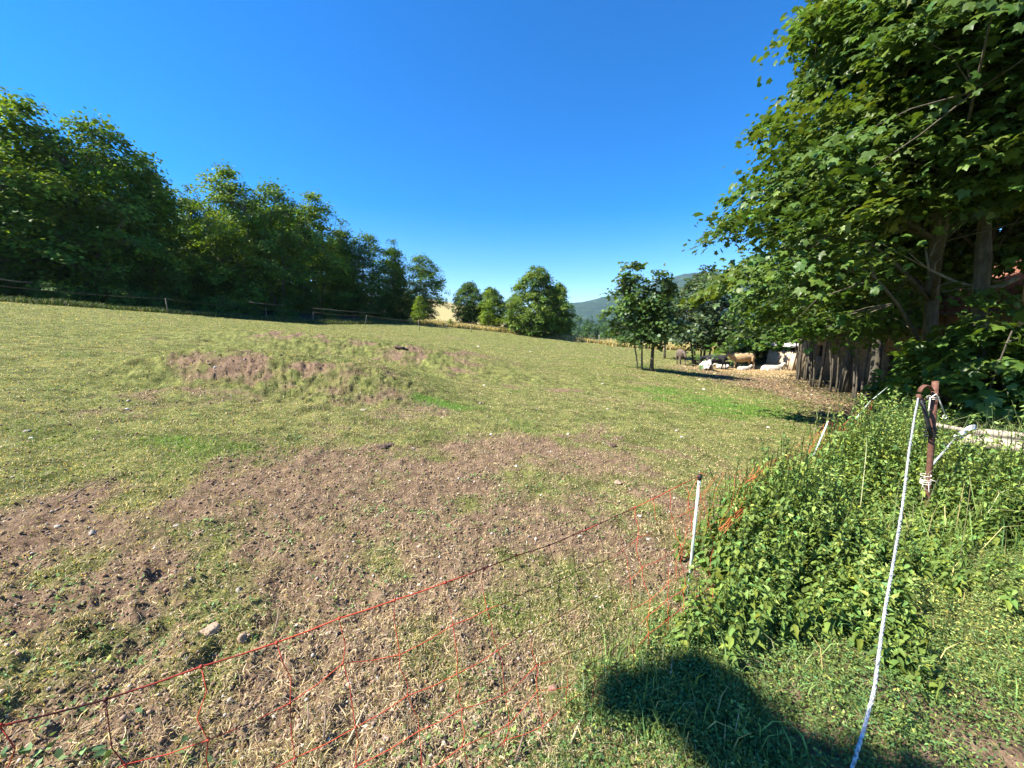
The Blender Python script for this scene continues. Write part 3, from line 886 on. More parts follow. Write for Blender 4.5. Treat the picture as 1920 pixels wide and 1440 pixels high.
def oriented(origin, ang):
    """frame with local y running along the wall"""
    e = bpy.data.objects.new('frame', None)
    return e

def wall_with_openings(mb, y0, y1, z0, z1, th, ops):
    """a wall in the local yz plane (x from -th to 0) with rectangular openings"""
    ys = sorted({y0, y1} | {o[0] for o in ops} | {o[1] for o in ops})
    for a_, b_ in zip(ys[:-1], ys[1:]):
        mid = (a_ + b_) / 2
        o = [q for q in ops if q[0] <= mid <= q[1]]
        segs = [(z0, z1)]
        for q in o:
            segs = [s for t in segs for s in ((t[0], q[2]), (q[3], t[1])) if s[1] - s[0] > .01]
        for s in segs:
            mb.box((th / 2, mid, (s[0] + s[1]) / 2), (th, b_ - a_, s[1] - s[0]))

def make_barn():
    x0, y0 = 18.2, 14.2; x1, y1 = 22.4, 31.0
    L = math.hypot(x1 - x0, y1 - y0); rz = -math.atan2(x1 - x0, y1 - y0)
    z = g1(20, 22) - .5
    e = empty('barn', (x0, y0, z), 'long old barn with a patchy yellow stone wall behind the maples on the right', 'barn', None, rz)
    w = MB()
    ops = [(2.2, 3.1, 1.9, 2.8), (6.0, 7.2, .5, 2.7), (10.0, 10.8, 2.0, 2.8), (13.6, 14.4, 2.0, 2.8)]
    wall_with_openings(w, 0, L, 0, 4.7, .5, ops)
    w.box((5.4, L - .25, 2.35), (9.8, .49, 4.7)); w.box((10.05, L / 2, 2.35), (.5, L - 1, 4.7)); w.box((5.4, .25, 2.35), (9.8, .49, 4.7))
    w.build('wall', M['barn'], e)
    for o in ops:
        d = MB()
        isdoor = o[2] < 1
        d.box((.30, (o[0] + o[1]) / 2, (o[2] + o[3]) / 2), (.05, o[1] - o[0] - .04, o[3] - o[2] - .04))
        fr = d.build('door' if isdoor else 'window', M['dark_wood'] if isdoor else M['glass'], e)
        if not isdoor:
            q = MB()
            for zz in (o[2] + .03, (o[2] + o[3]) / 2, o[3] - .03): q.box((.24, (o[0] + o[1]) / 2, zz), (.06, o[1] - o[0] - .005, .05))
            for yy in (o[0] + .03, (o[0] + o[1]) / 2, o[1] - .03): q.box((.235, yy, (o[2] + o[3]) / 2), (.05, .05, o[3] - o[2] - .11))
            q.build('frame', M['dark_wood'], fr)
    r = MB()
    n = 40
    def slab(xa, za, xb, zb, t=.14):
        V = []
        for yy in (-.5, L + .5):
            V += [(xa, yy, za), (xb, yy, zb), (xb, yy, zb + t), (xa, yy, za + t)]
        r.add(V, [(0, 1, 2, 3), (7, 6, 5, 4), (0, 4, 5, 1), (1, 5, 6, 2), (2, 6, 7, 3), (3, 7, 4, 0)])
    slab(-.7, 4.45, 5.2, 7.6); slab(5.22, 7.6, 11, 4.5)
    for k in range(70):     # tile courses
        yy = -.45 + (L + .9) * k / 69
        V0 = Vector((-.7, yy, 4.62)); V1 = Vector((5.15, yy, 7.75))
        r.tube([V0, V1], .06, 5)
    r.build('roof', M['tile'], e)
    g = MB()
    g.tube([(-.78, -.5, 4.5), (-.78, L + .5, 4.42)], .07, 8)
    g.build('gutter', M['dark_wood'], e)
    # raised pale house at the right end
    h = empty('house', (17.6, 2.0, z), 'tall pale plastered house glimpsed through the leaves at the right edge', 'house')
    w = MB(); ops = [(2.0, 3.0, 1.5, 2.9), (6.0, 7.0, 1.5, 2.9), (9.6, 10.5, 1.5, 2.9), (2.0, 3.0, 4.8, 6.2), (6.0, 7.0, 4.8, 6.2), (9.6, 10.5, 4.8, 6.2), (9.6, 10.5, 8, 9.4), (6, 7, 8, 9.4)]
    def twoop(wb):
        ys = sorted({0, 11.9} | {o[0] for o in ops} | {o[1] for o in ops})
        for a_, b_ in zip(ys[:-1], ys[1:]):
            mid = (a_ + b_) / 2; oo = sorted([q for q in ops if q[0] <= mid <= q[1]], key=lambda q: q[2]); zc = 0
            for q in oo:
                wb.box((.2, mid, (zc + q[2]) / 2), (.4, b_ - a_, q[2] - zc)); zc = q[3]
            wb.box((.2, mid, (zc + 11.0) / 2), (.4, b_ - a_, 11.0 - zc))
    twoop(w)
    w.box((4.5, 11.7, 5.5), (8.2, .39, 11.0)); w.box((4.5, .2, 5.5), (8.2, .39, 11.0)); w.box((8.8, 5.95, 5.5), (.39, 11.9, 11.0))
    w.build('wall', M['plaster'], h)
    for o in ops:
        d = MB(); d.box((.25, (o[0] + o[1]) / 2, (o[2] + o[3]) / 2), (.04, o[1] - o[0] - .03, o[3] - o[2] - .03)); p_ = d.build('window', M['glass'], h)
        q = MB()
        q.box((.19, (o[0] + o[1]) / 2, (o[2] + o[3]) / 2), (.05, .05, o[3] - o[2] - .02)); q.build('frame', M['plaster'], p_)
    r = MB()
    for (xa, za, xb, zb) in ((-.6, 10.9, 4.5, 14.2), (4.52, 14.2, 9.6, 10.9)):
        V = []
        for yy in (-.5, 12.4): V += [(xa, yy, za), (xb, yy, zb), (xb, yy, zb + .15), (xa, yy, za + .15)]
        r.add(V, [(0, 1, 2, 3), (7, 6, 5, 4), (0, 4, 5, 1), (1, 5, 6, 2), (2, 6, 7, 3), (3, 7, 4, 0)])
    rf = r.build('roof', M['tile'], h)
    gb = MB()
    for yy in (.2, 11.7): gb.add([(0, yy - .19, 11.01), (9, yy - .19, 11.01), (4.5, yy - .19, 14.0), (0, yy + .19, 11.01), (9, yy + .19, 11.01), (4.5, yy + .19, 14.0)], [(0, 1, 2), (5, 4, 3), (0, 3, 4, 1), (1, 4, 5, 2), (2, 5, 3, 0)])
    gb.build('gable', M['plaster'], h)
make_barn()

def make_shed():
    # open-fronted shed beside the yard: grey roof on posts, split logs stacked on end in front
    p = Vector((23.6, 35.6, 0)); z = g1(22.5, 34)
    e = empty('shed', (23.4, 32.6, z - .1), 'low shed with a grey roof and sunlit split wood along its front', 'shed', None, -.22)
    for (x, y) in ((0, 0), (0, 2.2), (0, 4.6), (3.4, 0), (3.4, 4.6)):
        w = MB(); w.tube([(x, y, 0), (x + .03, y, 1.1), (x, y, 2.2)], [.09, .08, .075], 8); w.build('post', M['wood_post'], e)
    r = MB()
    V = []
    for yy in (-.6, 5.2): V += [(-.6, yy, 2.0), (4.2, yy, 2.75), (4.2, yy, 2.83), (-.6, yy, 2.08)]
    r.add(V, [(0, 1, 2, 3), (7, 6, 5, 4), (0, 4, 5, 1), (1, 5, 6, 2), (2, 6, 7, 3), (3, 7, 4, 0)])
    for k in range(24):
        yy = -.58 + 5.76 * k / 23
        r.tube([(-.6, yy, 2.1), (4.2, yy, 2.85)], .04, 5)
    r.build('roof', M['grey_roof'], e)
    w = MB(); w.box((3.6, 2.3, 1.2), (.1, 4.8, 2.4)); w.build('back_wall', M['dark_wood'], e)
    rg = random.Random(3)
    lg = MB()
    for row in range(1):
        for k in range(34):
            yy = -.3 + 5.0 * k / 33 + rg.uniform(-.03, .03)
            hh = rg.uniform(1.35, 1.75)
            lg.tube([(-.25 + rg.uniform(-.08, .08), yy, 0), (-.1 + rg.uniform(-.05, .05), yy + rg.uniform(-.05, .05), hh)], [.085, .075], 6)
            lg.tube([(-.05 + rg.uniform(-.05, .05), yy + .07, 0), (.05, yy + .07 + rg.uniform(-.05, .05), hh * .97)], [.085, .075], 6)
    o = lg.build('firewood_stack', M['log'], None, False)
    o.location = (23.35, 32.6, z - .12); o.rotation_euler = (0, 0, -.22)
    tag(o, 'row of pale split logs standing upright in the sun against the shed', 'firewood')
make_shed()

#SECTION: grass
# ------------------------------------------------------------------ grass blades
def blades(name, X, Y, H, W, tint, rs, lean=.6, label=None, cat='grass', zoff=0.0):
    n = len(X)
    Z = gz(X, Y) + zoff - .004
    a = rs.rand(n) * 2 * np.pi
    ln = H * lean * (rs.rand(n) * 1.2 + .1)
    dx = np.cos(a) * ln; dy = np.sin(a) * ln
    b = rs.rand(n) * 2 * np.pi
    wx = np.cos(b) * W * .5; wy = np.sin(b) * W * .5
    P0 = np.stack([X - wx, Y - wy, Z], 1); P1 = np.stack([X + wx, Y + wy, Z], 1)
    zm = H * .62
    P2 = np.stack([X + dx * .35 + wx * .8, Y + dy * .35 + wy * .8, Z + zm], 1); P3 = np.stack([X + dx * .35 - wx * .8, Y + dy * .35 - wy * .8, Z + zm], 1)
    P4 = np.stack([X + dx, Y + dy, Z + zm + H * .3 * rs.rand(n)], 1)
    V = np.stack([P0, P1, P2, P3, P4], 1).reshape(-1, 3)
    k = np.arange(n)[:, None] * 5
    tris = np.concatenate([k + np.array([[0, 1, 2]]), k + np.array([[0, 2, 3]]), k + np.array([[3, 2, 4]])], 0)
    me = raw_mesh(name, V, tris, False, np.repeat(tint, 5, axis=0))
    o = link_mesh(name, me, M['blade'])
    return tag(o, label, cat, None, 'stuff')

def scatter_polar(rs, n, r0, r1, a0=-58, a1=58, p=0.0):
    u = rs.rand(n)
    r = r0 * (r1 / r0) ** (u ** 1.0)
    a = np.radians(a0 + (a1 - a0) * rs.rand(n))
    return r * np.sin(a), r * np.cos(a), r

def make_grass():
    rs = RS(1)
    # short grazed turf and dry litter; denser where less trampled
    X, Y, R_ = scatter_polar(rs, 640000, .95, 48)
    rn = right_of_net(X, Y)
    b = bare(X, Y); l = lush(X, Y)
    patch = fbm(X * 4.0, Y * 4.0, 301, 3, .6)
    keep = rs.rand(len(X)) < np.clip(.30 + 1.0 * (1 - b) * (.35 + patch), 0, 1)
    keep &= (Y < edge_y(X) + .3)
    keep &= ~((rn > 0.6) & (Y < 8))
    keep &= X < 13 + (Y - 10) * .35
    X, Y, R_, b, l = X[keep], Y[keep], R_[keep], b[keep], l[keep]
    n = len(X)
    H = (.010 + .016 * rs.rand(n)) * (1 + R_ * .035) * (1 + l * 1.1)
    W = (.0015 + .0016 * rs.rand(n)) * (1 + R_ * .26)
    dryp = np.clip(.55 + .35 * b - l * .95 + (fbm(X * 1.4, Y * 1.4, 333, 3) - .5) * 1.4, .04, .92)
    isdry = rs.rand(n) < dryp
    t = tints(rs, n, (.135, .180, .038), .35, .15)
    t[isdry] = tints(rs, int(isdry.sum()), (.44, .36, .18), .3, .08)
    gl = (rs.rand(n) < l * 1.2) & ~isdry
    t[gl] = tints(rs, int(gl.sum()), (.15, .26, .045), .25, .12)
    blades('grass', X, Y, H, W, t, rs, 1.3, 'short grazed turf and dry stalks covering the pasture')
    # dry litter strands lying flat near the camera
    X, Y, R_ = scatter_polar(rs, 75000, .9, 9)
    k = (right_of_net(X, Y) < .5) & (rs.rand(len(X)) < .25 + .9 * fbm(X * 1.1, Y * 1.1, 444, 3) ** 1.5 + .5 * np.exp(-((X - .6) ** 2 / 1.2 + (Y - 1.9) ** 2 / .4)))
    X, Y, R_ = X[k], Y[k], R_[k]; n = len(X)
    a = rs.rand(n) * np.pi * 2; L = (.008 + .04 * rs.rand(n) ** 3) * (1 + R_ * .05); w = (.0004 + .0007 * rs.rand(n)) * (1 + R_ * .2)
    cur = rs.normal(0, .16, n)
    pts = []
    for s, bend in ((0, 0), (.5, 1), (1, 0)):
        px = X + np.cos(a) * L * s - np.sin(a) * L * cur * .5 * bend; py = Y + np.sin(a) * L * s + np.cos(a) * L * cur * .5 * bend
        pz = gz(px, py) + .004 + (.010 * rs.rand(n) if s else .002)
        pts.append((px, py, pz))
    V = []
    for (px, py, pz) in pts:
        V.append(np.stack([px - np.sin(a) * w, py + np.cos(a) * w, pz], 1)); V.append(np.stack([px + np.sin(a) * w, py - np.cos(a) * w, pz + .001], 1))
    V = np.stack(V, 1).reshape(-1, 3); kk = np.arange(n)[:, None] * 6
    Q = np.concatenate([kk + np.array([[0, 1, 3, 2]]), kk + np.array([[2, 3, 5, 4]])], 0)
    t = tints(rs, n, (.40, .31, .19), .4, .06)
    o = link_mesh('straw_litter', raw_mesh('straw_litter', V, Q, False, np.repeat(t, 6, axis=0)), M['blade'])
    tag(o, 'dry straw strands lying on the trampled soil', 'straw', None, 'stuff')
    # scattered broad-leaved rosettes and tufts of greener grass
    n = 1500
    cx, cy, cr = scatter_polar(rs, n, 1.0, 14)
    k = (right_of_net(cx, cy) < .6) & (fbm(cx * .9, cy * .9, 555, 3) > .47)
    cx, cy, cr = cx[k], cy[k], cr[k]
    per = 16
    ci = np.repeat(np.arange(len(cx)), per); m_ = len(ci)
    sz = (.03 + .05 * rs.rand(len(cx)))[ci]
    X = cx[ci] + rs.normal(0, 1, m_) * sz; Y = cy[ci] + rs.normal(0, 1, m_) * sz
    P = np.stack([X, Y, gz(X, Y) + .004], 1)
    a = rs.rand(m_) * 2 * np.pi
    T = np.stack([np.cos(a), np.sin(a), .35 + .4 * rs.rand(m_)], 1); Nn = np.stack([-np.cos(a) * .5, -np.sin(a) * .5, np.ones(m_)], 1) + rs.normal(0, .3, (m_, 3))
    S = (.009 + .018 * rs.rand(m_)) * (1 + cr[ci] * .07)
    V, Fc, Ct = leaves_arrays(P, Nn, T, S, tints(rs, m_, (.13, .20, .06), .35, .12), 'oval')
    o = link_mesh('weed_rosettes', raw_mesh('weed_rosettes', V, Fc, False, Ct), M['blade'])
    tag(o, 'low green weed leaves scattered over the trampled pasture', 'weeds', None, 'stuff')
    # crumbs of earth and small stones on the trodden soil
    n = 90000
    X, Y, R_ = scatter_polar(rs, n, .9, 12)
    k = (right_of_net(X, Y) < .5) & (rs.rand(n) < .12 + .6 * bare(X, Y))
    X, Y, R_ = X[k], Y[k], R_[k]; n = len(X)
    S = (.0025 + .009 * rs.rand(n) ** 3) * (1 + R_ * .12)
    oc = np.array([(1, 0, 0), (0, 1, 0), (-1, 0, 0), (0, -1, 0), (0, 0, .8), (0, 0, -.8)])
    V = np.stack([X, Y, gz(X, Y) + S * .3], 1)[:, None] + oc[None] * S[:, None, None] * (.6 + .7 * rs.rand(n, 6, 1))
    Fc = np.array([(0, 1, 4), (1, 2, 4), (2, 3, 4), (3, 0, 4), (1, 0, 5), (2, 1, 5), (3, 2, 5), (0, 3, 5)])[None] + (np.arange(n) * 6)[:, None, None]
    t = tints(rs, n, (.20, .135, .092), .35, .06); g = rs.rand(n) < .07; t[g] = tints(rs, int(g.sum()), (.42, .36, .29), .3, .04)
    mc, nt_, b_ = mat_new('crumbs'); at_ = nd(nt_, 'ShaderNodeAttribute', attribute_name='tint'); nt_.links.new(at_.outputs['Color'], b_.inputs['Base Color']); b_.inputs['Roughness'].default_value = 1
    o = link_mesh('soil_crumbs', raw_mesh('soil_crumbs', V.reshape(-1, 3), Fc.reshape(-1, 3), False, np.repeat(t, 6, axis=0)), mc)
    tag(o, 'crumbs of earth and gravel on the trodden soil', 'soil crumbs', None, 'stuff')
    # leafy plants at the lower left corner
    n = 900
    X = -1.45 + rs.normal(0, .38, n); Y = .95 + rs.normal(0, .16, n) - (X + 1.45) * .25
    P = np.stack([X, Y, gz(X, Y) + .01 + .04 * rs.rand(n)], 1)
    a = rs.rand(n) * 2 * np.pi
    T = np.stack([np.cos(a), np.sin(a), .3 * rs.rand(n)], 1); Nn = np.array([0, 0, 1.0]) + rs.normal(0, .4, (n, 3))
    V, Fc, Ct = leaves_arrays(P, Nn, T, .018 + .03 * rs.rand(n), tints(rs, n, (.13, .20, .07), .3, .1), 'oval')
    o = link_mesh('plantain_patch', raw_mesh('plantain_patch', V, Fc, False, Ct), M['blade'])
    tag(o, 'patch of long-leaved plantain at the lower left corner', 'weeds', None, 'stuff')
    # tall dry meadow grass beyond the pasture edge
    n = 90000
    X = rs.uniform(-16, 46, n); Y = edge_y(X) + .2 + rs.gamma(1.1, 3.2, n)
    k = (meadow(X, Y) > .3) & (Y < 90)
    X, Y = X[k], Y[k]; n = len(X)
    H = .35 + .5 * rs.rand(n) * (.4 + fbm(X * .5, Y * .5, 66, 3))
    t = tints(rs, n, (.56, .46, .22), .25, .06); g = rs.rand(n) < .22; t[g] = tints(rs, int(g.sum()), (.12, .16, .05), .3, .1)
    blades('meadow_grass', X, Y, H, .03 + .03 * rs.rand(n), t, rs, .5, 'tall dry yellow grass of the meadow beyond the pasture', 'meadow grass')
    # shaded rank grass between pasture and wood
    n = 30000
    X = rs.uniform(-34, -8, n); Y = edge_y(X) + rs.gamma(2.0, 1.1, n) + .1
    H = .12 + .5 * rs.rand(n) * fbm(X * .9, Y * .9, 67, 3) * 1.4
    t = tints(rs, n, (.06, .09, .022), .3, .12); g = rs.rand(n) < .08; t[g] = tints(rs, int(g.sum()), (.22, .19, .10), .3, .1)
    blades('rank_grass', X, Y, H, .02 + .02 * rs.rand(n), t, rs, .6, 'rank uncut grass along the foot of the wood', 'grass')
    # straw heaped in the yard
    n = 26000
    X = 20.0 + rs.normal(0, 2.6, n); Y = 31 + rs.normal(0, 2.2, n)
    blades('straw_bedding', X, Y, .03 + .07 * rs.rand(n), .02 + .02 * rs.rand(n), tints(rs, n, (.46, .35, .20), .35, .08), rs, 1.6, 'golden straw spread in the yard around the cows', 'straw')
make_grass()

#SECTION: weeds
def make_weeds():
    rs = RS(9)
    # nettle bed behind the net
    n = 46000
    X = rs.uniform(.8, 12, n); Y = rs.uniform(1.7, 9.2, n)
    rn = right_of_net(X, Y) + .38 * sstep(2.5, 3.3, Y) + .12
    back = 8.9 - .12 * X
    dens = sstep(.0, .5, rn) * sstep(back, back - .8, Y) * sstep(2.05, 2.7, Y + (fbm(X * 1.3, Y * 1.3, 12, 2) - .5) * 1.0 - .10 * np.maximum(X - 2.4, 0))
    dens = dens * (.1 + 1.8 * fbm(X * 2.0, Y * 2.0, 99, 3)) * (1 - .9 * np.exp(-((X - 4.0) / .75) ** 4 - ((Y - 2.95) / .42) ** 4)) * np.clip(2.6 / (Y + .2) * 1.1, .28, 1)
    k = (rs.rand(n) < dens * .62) & (X / Y < 2.1)
    X, Y, rn = X[k], Y[k], rn[k]; n = len(X)
    hh = (.26 + .66 * sstep(.05, .8, rn) * sstep(2.2, 3.6, Y)) * (.6 + .55 * rs.rand(n)) * (.45 + 1.05 * fbm(X * 1.5, Y * 1.5, 17, 2)) * (1 - .42 * sstep(1.06, 1.14, X / Y) * sstep(3.9, 4.6, Y))
    hh = hh * (1 - .72 * np.clip(1.6 * np.exp(-((X - 3.6) / .8) ** 2 - ((Y - 3.25) / .75) ** 2), 0, 1))
    Z = gz(X, Y)
    leanx = rs.normal(0, .12, n) * hh + .05; leany = rs.normal(0, .12, n) * hh
    per = 11
    Pl = []; Nl = []; Tl = []; Sl = []; Cl = []
    yellow = fbm(X * 1.6, Y * 1.6, 212, 3)
    for lv in range(per):
        t = (lv + .6) / per
        for side in (0, 1):
            a = lv * 1.57 + side * math.pi + rs.normal(0, .35, n) + X * 3
            P = np.stack([X + leanx * t ** 1.5, Y + leany * t ** 1.5, Z + hh * t], 1)
            T = np.stack([np.cos(a), np.sin(a), -.1 - (1.3 - .7 * t) * rs.rand(n)], 1)
            Nn = np.stack([np.cos(a) * .4, np.sin(a) * .4, np.ones(n)], 1) + rs.normal(0, .35, (n, 3))
            S = (.040 + .050 * rs.rand(n)) * (1.35 - .9 * t) * (1 + .05 * Y)
            c = tints(rs, n, (.125, .185, .036), .28, .14)
            yl = (rs.rand(n) < np.clip((yellow - .60) * .9 + .35 * (1 - t) * sstep(2.6, 3.4, X) * sstep(3.6, 3.0, Y), 0, .4))
            c[yl] = tints(rs, int(yl.sum()), (.27, .34, .06), .2, .1)
            Pl.append(P); Nl.append(Nn); Tl.append(T); Sl.append(S); Cl.append(c)
    # pale seed tassels near the tips
    tip = rs.rand(n) < np.clip((yellow - .36) * 1.2, 0, .4)
    for q in range(12):
        tt = .78 + .26 * rs.rand(n)
        a = rs.rand(n) * 6.3
        P = np.stack([X + leanx * tt ** 1.5, Y + leany * tt ** 1.5, Z + hh * tt], 1)[tip]
        T = np.stack([np.cos(a), np.sin(a), rs.normal(0, .5, n)], 1)[tip]
        Nn = rs.normal(0, 1, (n, 3))[tip]
        Pl.append(P); Nl.append(Nn); Tl.append(T); Sl.append((.022 + .03 * rs.rand(n))[tip]); Cl.append(tints(rs, int(tip.sum()), (.24, .32, .09), .22, .12))
    V, Fc, Ct = leaves_arrays(np.concatenate(Pl), np.concatenate(Nl), np.concatenate(Tl), np.concatenate(Sl), np.concatenate(Cl), 'nettle')
    # stems
    w = .0035
    sv = []
    for t in (0, .5, 1.0):
        bx = X + leanx * t ** 1.5; by = Y + leany * t ** 1.5; bz = Z + hh * t
        sv.append(np.stack([bx - w, by, bz], 1)); sv.append(np.stack([bx + w, by, bz], 1))
    SV = np.stack(sv, 1).reshape(-1, 3); kk = np.arange(n)[:, None] * 6 + len(V)
    ST = np.concatenate([kk + np.array([[0, 1, 3]]), kk + np.array([[0, 3, 2]]), kk + np.array([[2, 3, 5]]), kk + np.array([[2, 5, 4]])], 0)
    V = np.concatenate([V, SV]); Fc = np.concatenate([Fc, ST]); Ct = np.concatenate([Ct, np.repeat(tints(rs, n, (.12, .15, .05), .2, .1), 6, axis=0)])
    o = link_mesh('nettles', raw_mesh('nettles', V, Fc, False, Ct), M['blade'])
    tag(o, 'dense bed of tall green nettles with yellowing leaves behind the red net', 'nettles', None, 'stuff')
    # low knotgrass and clover mat in front of the nettles
    n = 520000
    X, Y, R_ = scatter_polar(rs, n, 1.2, 7.5, 8, 72)
    rn = right_of_net(X, Y)
    patch = fbm(X * 2.2, Y * 2.2, 31, 3, .6)
    soilc = sstep(1.75, 2.3, X) * sstep(2.0, 1.5, Y)
    foot = sstep(1.75, 1.35, Y + (patch - .5) * .6) * .88
    k = (rn > .10 + (patch - .5) * .6) & (rs.rand(n) < np.clip(.25 + 1.6 * (patch - .25), .08, 1) * (1 - .85 * soilc) * (1 - foot)) & (Y < 4.2)
    X, Y, rn = X[k], Y[k], rn[k]; n = len(X)
    P = np.stack([X, Y, gz(X, Y) + (.01 + .07 * rs.rand(n)) * (.4 + patch[k])], 1)
    a = rs.rand(n) * 2 * np.pi
    T = np.stack([np.cos(a), np.sin(a), rs.normal(.25, .5, n)], 1); Nn = np.array([0, 0, 1.0]) + rs.normal(0, .55, (n, 3))
    c = tints(rs, n, (.115, .18, .048), .32, .15); dryz = np.exp(-((X - 3.1) / .7) ** 2 - ((Y - 2.5) / .6) ** 2) + sstep(.35, 0, rn) * .4; yl = rs.rand(n) < .06 + .5 * dryz; c[yl] = tints(rs, int(yl.sum()), (.30, .32, .09), .25, .1)
    V, Fc, Ct = leaves_arrays(P, Nn, T, .007 + .017 * rs.rand(n), c, 'nettle')
    o = link_mesh('knotgrass', raw_mesh('knotgrass', V, Fc, False, Ct), M['blade'])
    tag(o, 'low mat of small-leaved green knotgrass in front of the nettles', 'ground cover', None, 'stuff')
    # long grass blades mixed in
    n = 22000
    X, Y, R_ = scatter_polar(rs, n, 1.5, 9.5, 10, 57)
    rn = right_of_net(X, Y)
    k = (rn > -.05) & (rs.rand(n) < (.02 + 1.0 * fbm(X * 2, Y * 2, 19, 2) ** 2) * (.25 + .75 * sstep(2.2, 3.0, Y))) & (Y < 9.2 - .12 * X) & ~((X > 2.0) & (Y < 1.7))
    X, Y, rn = X[k], Y[k], rn[k]; n = len(X)
    H = (.07 + .16 * rs.rand(n)) * (1 + 3.2 * sstep(.3, 1.6, rn) * sstep(2.4, 3.5, Y))
    t = tints(rs, n, (.16, .24, .06), .25, .12); g = rs.rand(n) < .2; t[g] = tints(rs, int(g.sum()), (.42, .38, .17), .25, .1)
    blades('weed_grass', X, Y, H, .004 + .004 * rs.rand(n), t, rs, .8, 'long green grass blades growing among the nettles')
    # fine short grass through the mat
    n = 130000
    X, Y, R_ = scatter_polar(rs, n, 1.2, 5.5, 6, 57)
    rn = right_of_net(X, Y); pp = fbm(X * 2.6, Y * 2.6, 87, 3, .6)
    k = (rn > -.05 + (pp - .5) * .7) & (rs.rand(n) < .15 + 1.5 * (pp - .3)) & (rs.rand(n) > .7 * sstep(1.75, 2.3, X) * sstep(2.0, 1.5, Y)) & (rs.rand(n) > .75 * sstep(1.8, 1.4, Y))
    X, Y = X[k], Y[k]; n = len(X)
    t = tints(rs, n, (.13, .20, .05), .3, .12); g = rs.rand(n) < .3; t[g] = tints(rs, int(g.sum()), (.36, .31, .17), .3, .08)
    blades('fine_grass', X, Y, .02 + .06 * rs.rand(n) ** 2, .0018 + .0014 * rs.rand(n), t, rs, 1.2, 'fine short grass growing through the knotgrass')
    # dead leaves and twigs under the maples
    n = 16000
    X = rs.uniform(6.5, 19, n); Y = rs.uniform(9, 30, n)
    q = X / Y - np.interp(Y, [8, 16, 19, 23, 30], [.80, .72, .58, .44, .40])
    k = rs.rand(n) < sstep(-.10, .06, q) * (.25 + fbm(X, Y, 54, 3))
    X, Y = X[k], Y[k]; n = len(X); a = rs.rand(n) * 6.3
    V, Fc, Ct = leaves_arrays(np.stack([X, Y, gz(X, Y) + .015], 1), np.array([0, 0, 1.0]) + rs.normal(0, .4, (n, 3)), np.stack([np.cos(a), np.sin(a), np.zeros(n)], 1), .04 + .07 * rs.rand(n), tints(rs, n, (.20, .15, .085), .5, .12), 'lobed')
    tag(link_mesh('dead_leaves', raw_mesh('dead_leaves', V, Fc, False, Ct), M['blade']), 'dead leaves and litter on the bare earth under the maples', 'dead leaves', None, 'stuff')
    n = 30000
    X = rs.uniform(6.5, 19, n); Y = rs.uniform(9, 30, n)
    q = X / Y - np.interp(Y, [8, 16, 19, 23, 30], [.80, .72, .58, .44, .40])
    k = rs.rand(n) < sstep(-.12, -.02, q) * np.clip(2.2 * (fbm(X * .9, Y * .9, 56, 3) - .42), 0, 1)
    X, Y = X[k], Y[k]; n = len(X)
    blades('shade_grass', X, Y, .04 + .08 * rs.rand(n), .012 + .01 * rs.rand(n), tints(rs, n, (.11, .15, .04), .35, .12), rs, .9, 'sparse grass tufts on the earth under the maples')
    # nodding grass heads against the dark trees
    n = 420
    X = rs.uniform(6.6, 11.5, n); Y = 8.3 - .12 * X + rs.normal(0, .45, n)
    blades('tall_grass', X, Y, .9 + .35 * rs.rand(n), .008 + .004 * rs.rand(n), tints(rs, n, (.26, .32, .13), .2, .1), rs, .6, 'tall nodding grass stalks behind the nettle bed')
    n = 240
    X = rs.uniform(1.6, 8.5, n); Y = 2.6 + rs.uniform(0, 5.2, n); k = (right_of_net(X, Y) > .3) & (Y < 8.2 - .12 * X) & (X / Y < 1.35) & (rs.rand(n) < .7)
    X, Y = X[k], Y[k]; n = len(X)
    blades('dry_stems', X, Y, .75 + .45 * rs.rand(n), .005 + .004 * rs.rand(n), tints(rs, n, (.38, .34, .17), .25, .1), rs, .45, 'dry grass stems standing up through the nettles')
    # single leafy seedling in the shadow
    px, py = on_ground(1378, 1400)
    w_ = MB(); z = g1(px, py)
    e = empty('weed_plant', (px, py, z), 'single pale leafy weed stem standing in the shadow at the bottom, beside the white tufts', 'plant')
    w_.tube([(0, 0, 0), (.01, .02, .09), (.04, .05, .17)], [.003, .0025, .0015], 5)
    w_.build('stem', M['dry_stick'], e)
    n = 60; t = rs.rand(n); a = rs.rand(n) * 6.3
    P = np.stack([.04 * t ** 2 + rs.normal(0, .02, n), .05 * t ** 2 + rs.normal(0, .02, n), .17 * t], 1)
    V, Fc, Ct = leaves_arrays(P, np.array([0, 0, 1.0]) + rs.normal(0, .5, (n, 3)), np.stack([np.cos(a), np.sin(a), .4 * np.ones(n)], 1), .02 + .02 * rs.rand(n), tints(rs, n, (.2, .3, .08), .15, .1), 'oval')
    link_mesh('leaves', raw_mesh('leaves', V, Fc, False, Ct), M['blade'], e)
make_weeds()

#SECTION: net
def catenary(p, q, n, sag):
    return [p.lerp(q, i / n) - Vector((0, 0, sag * 4 * (i / n) * (1 - i / n))) for i in range(n + 1)]

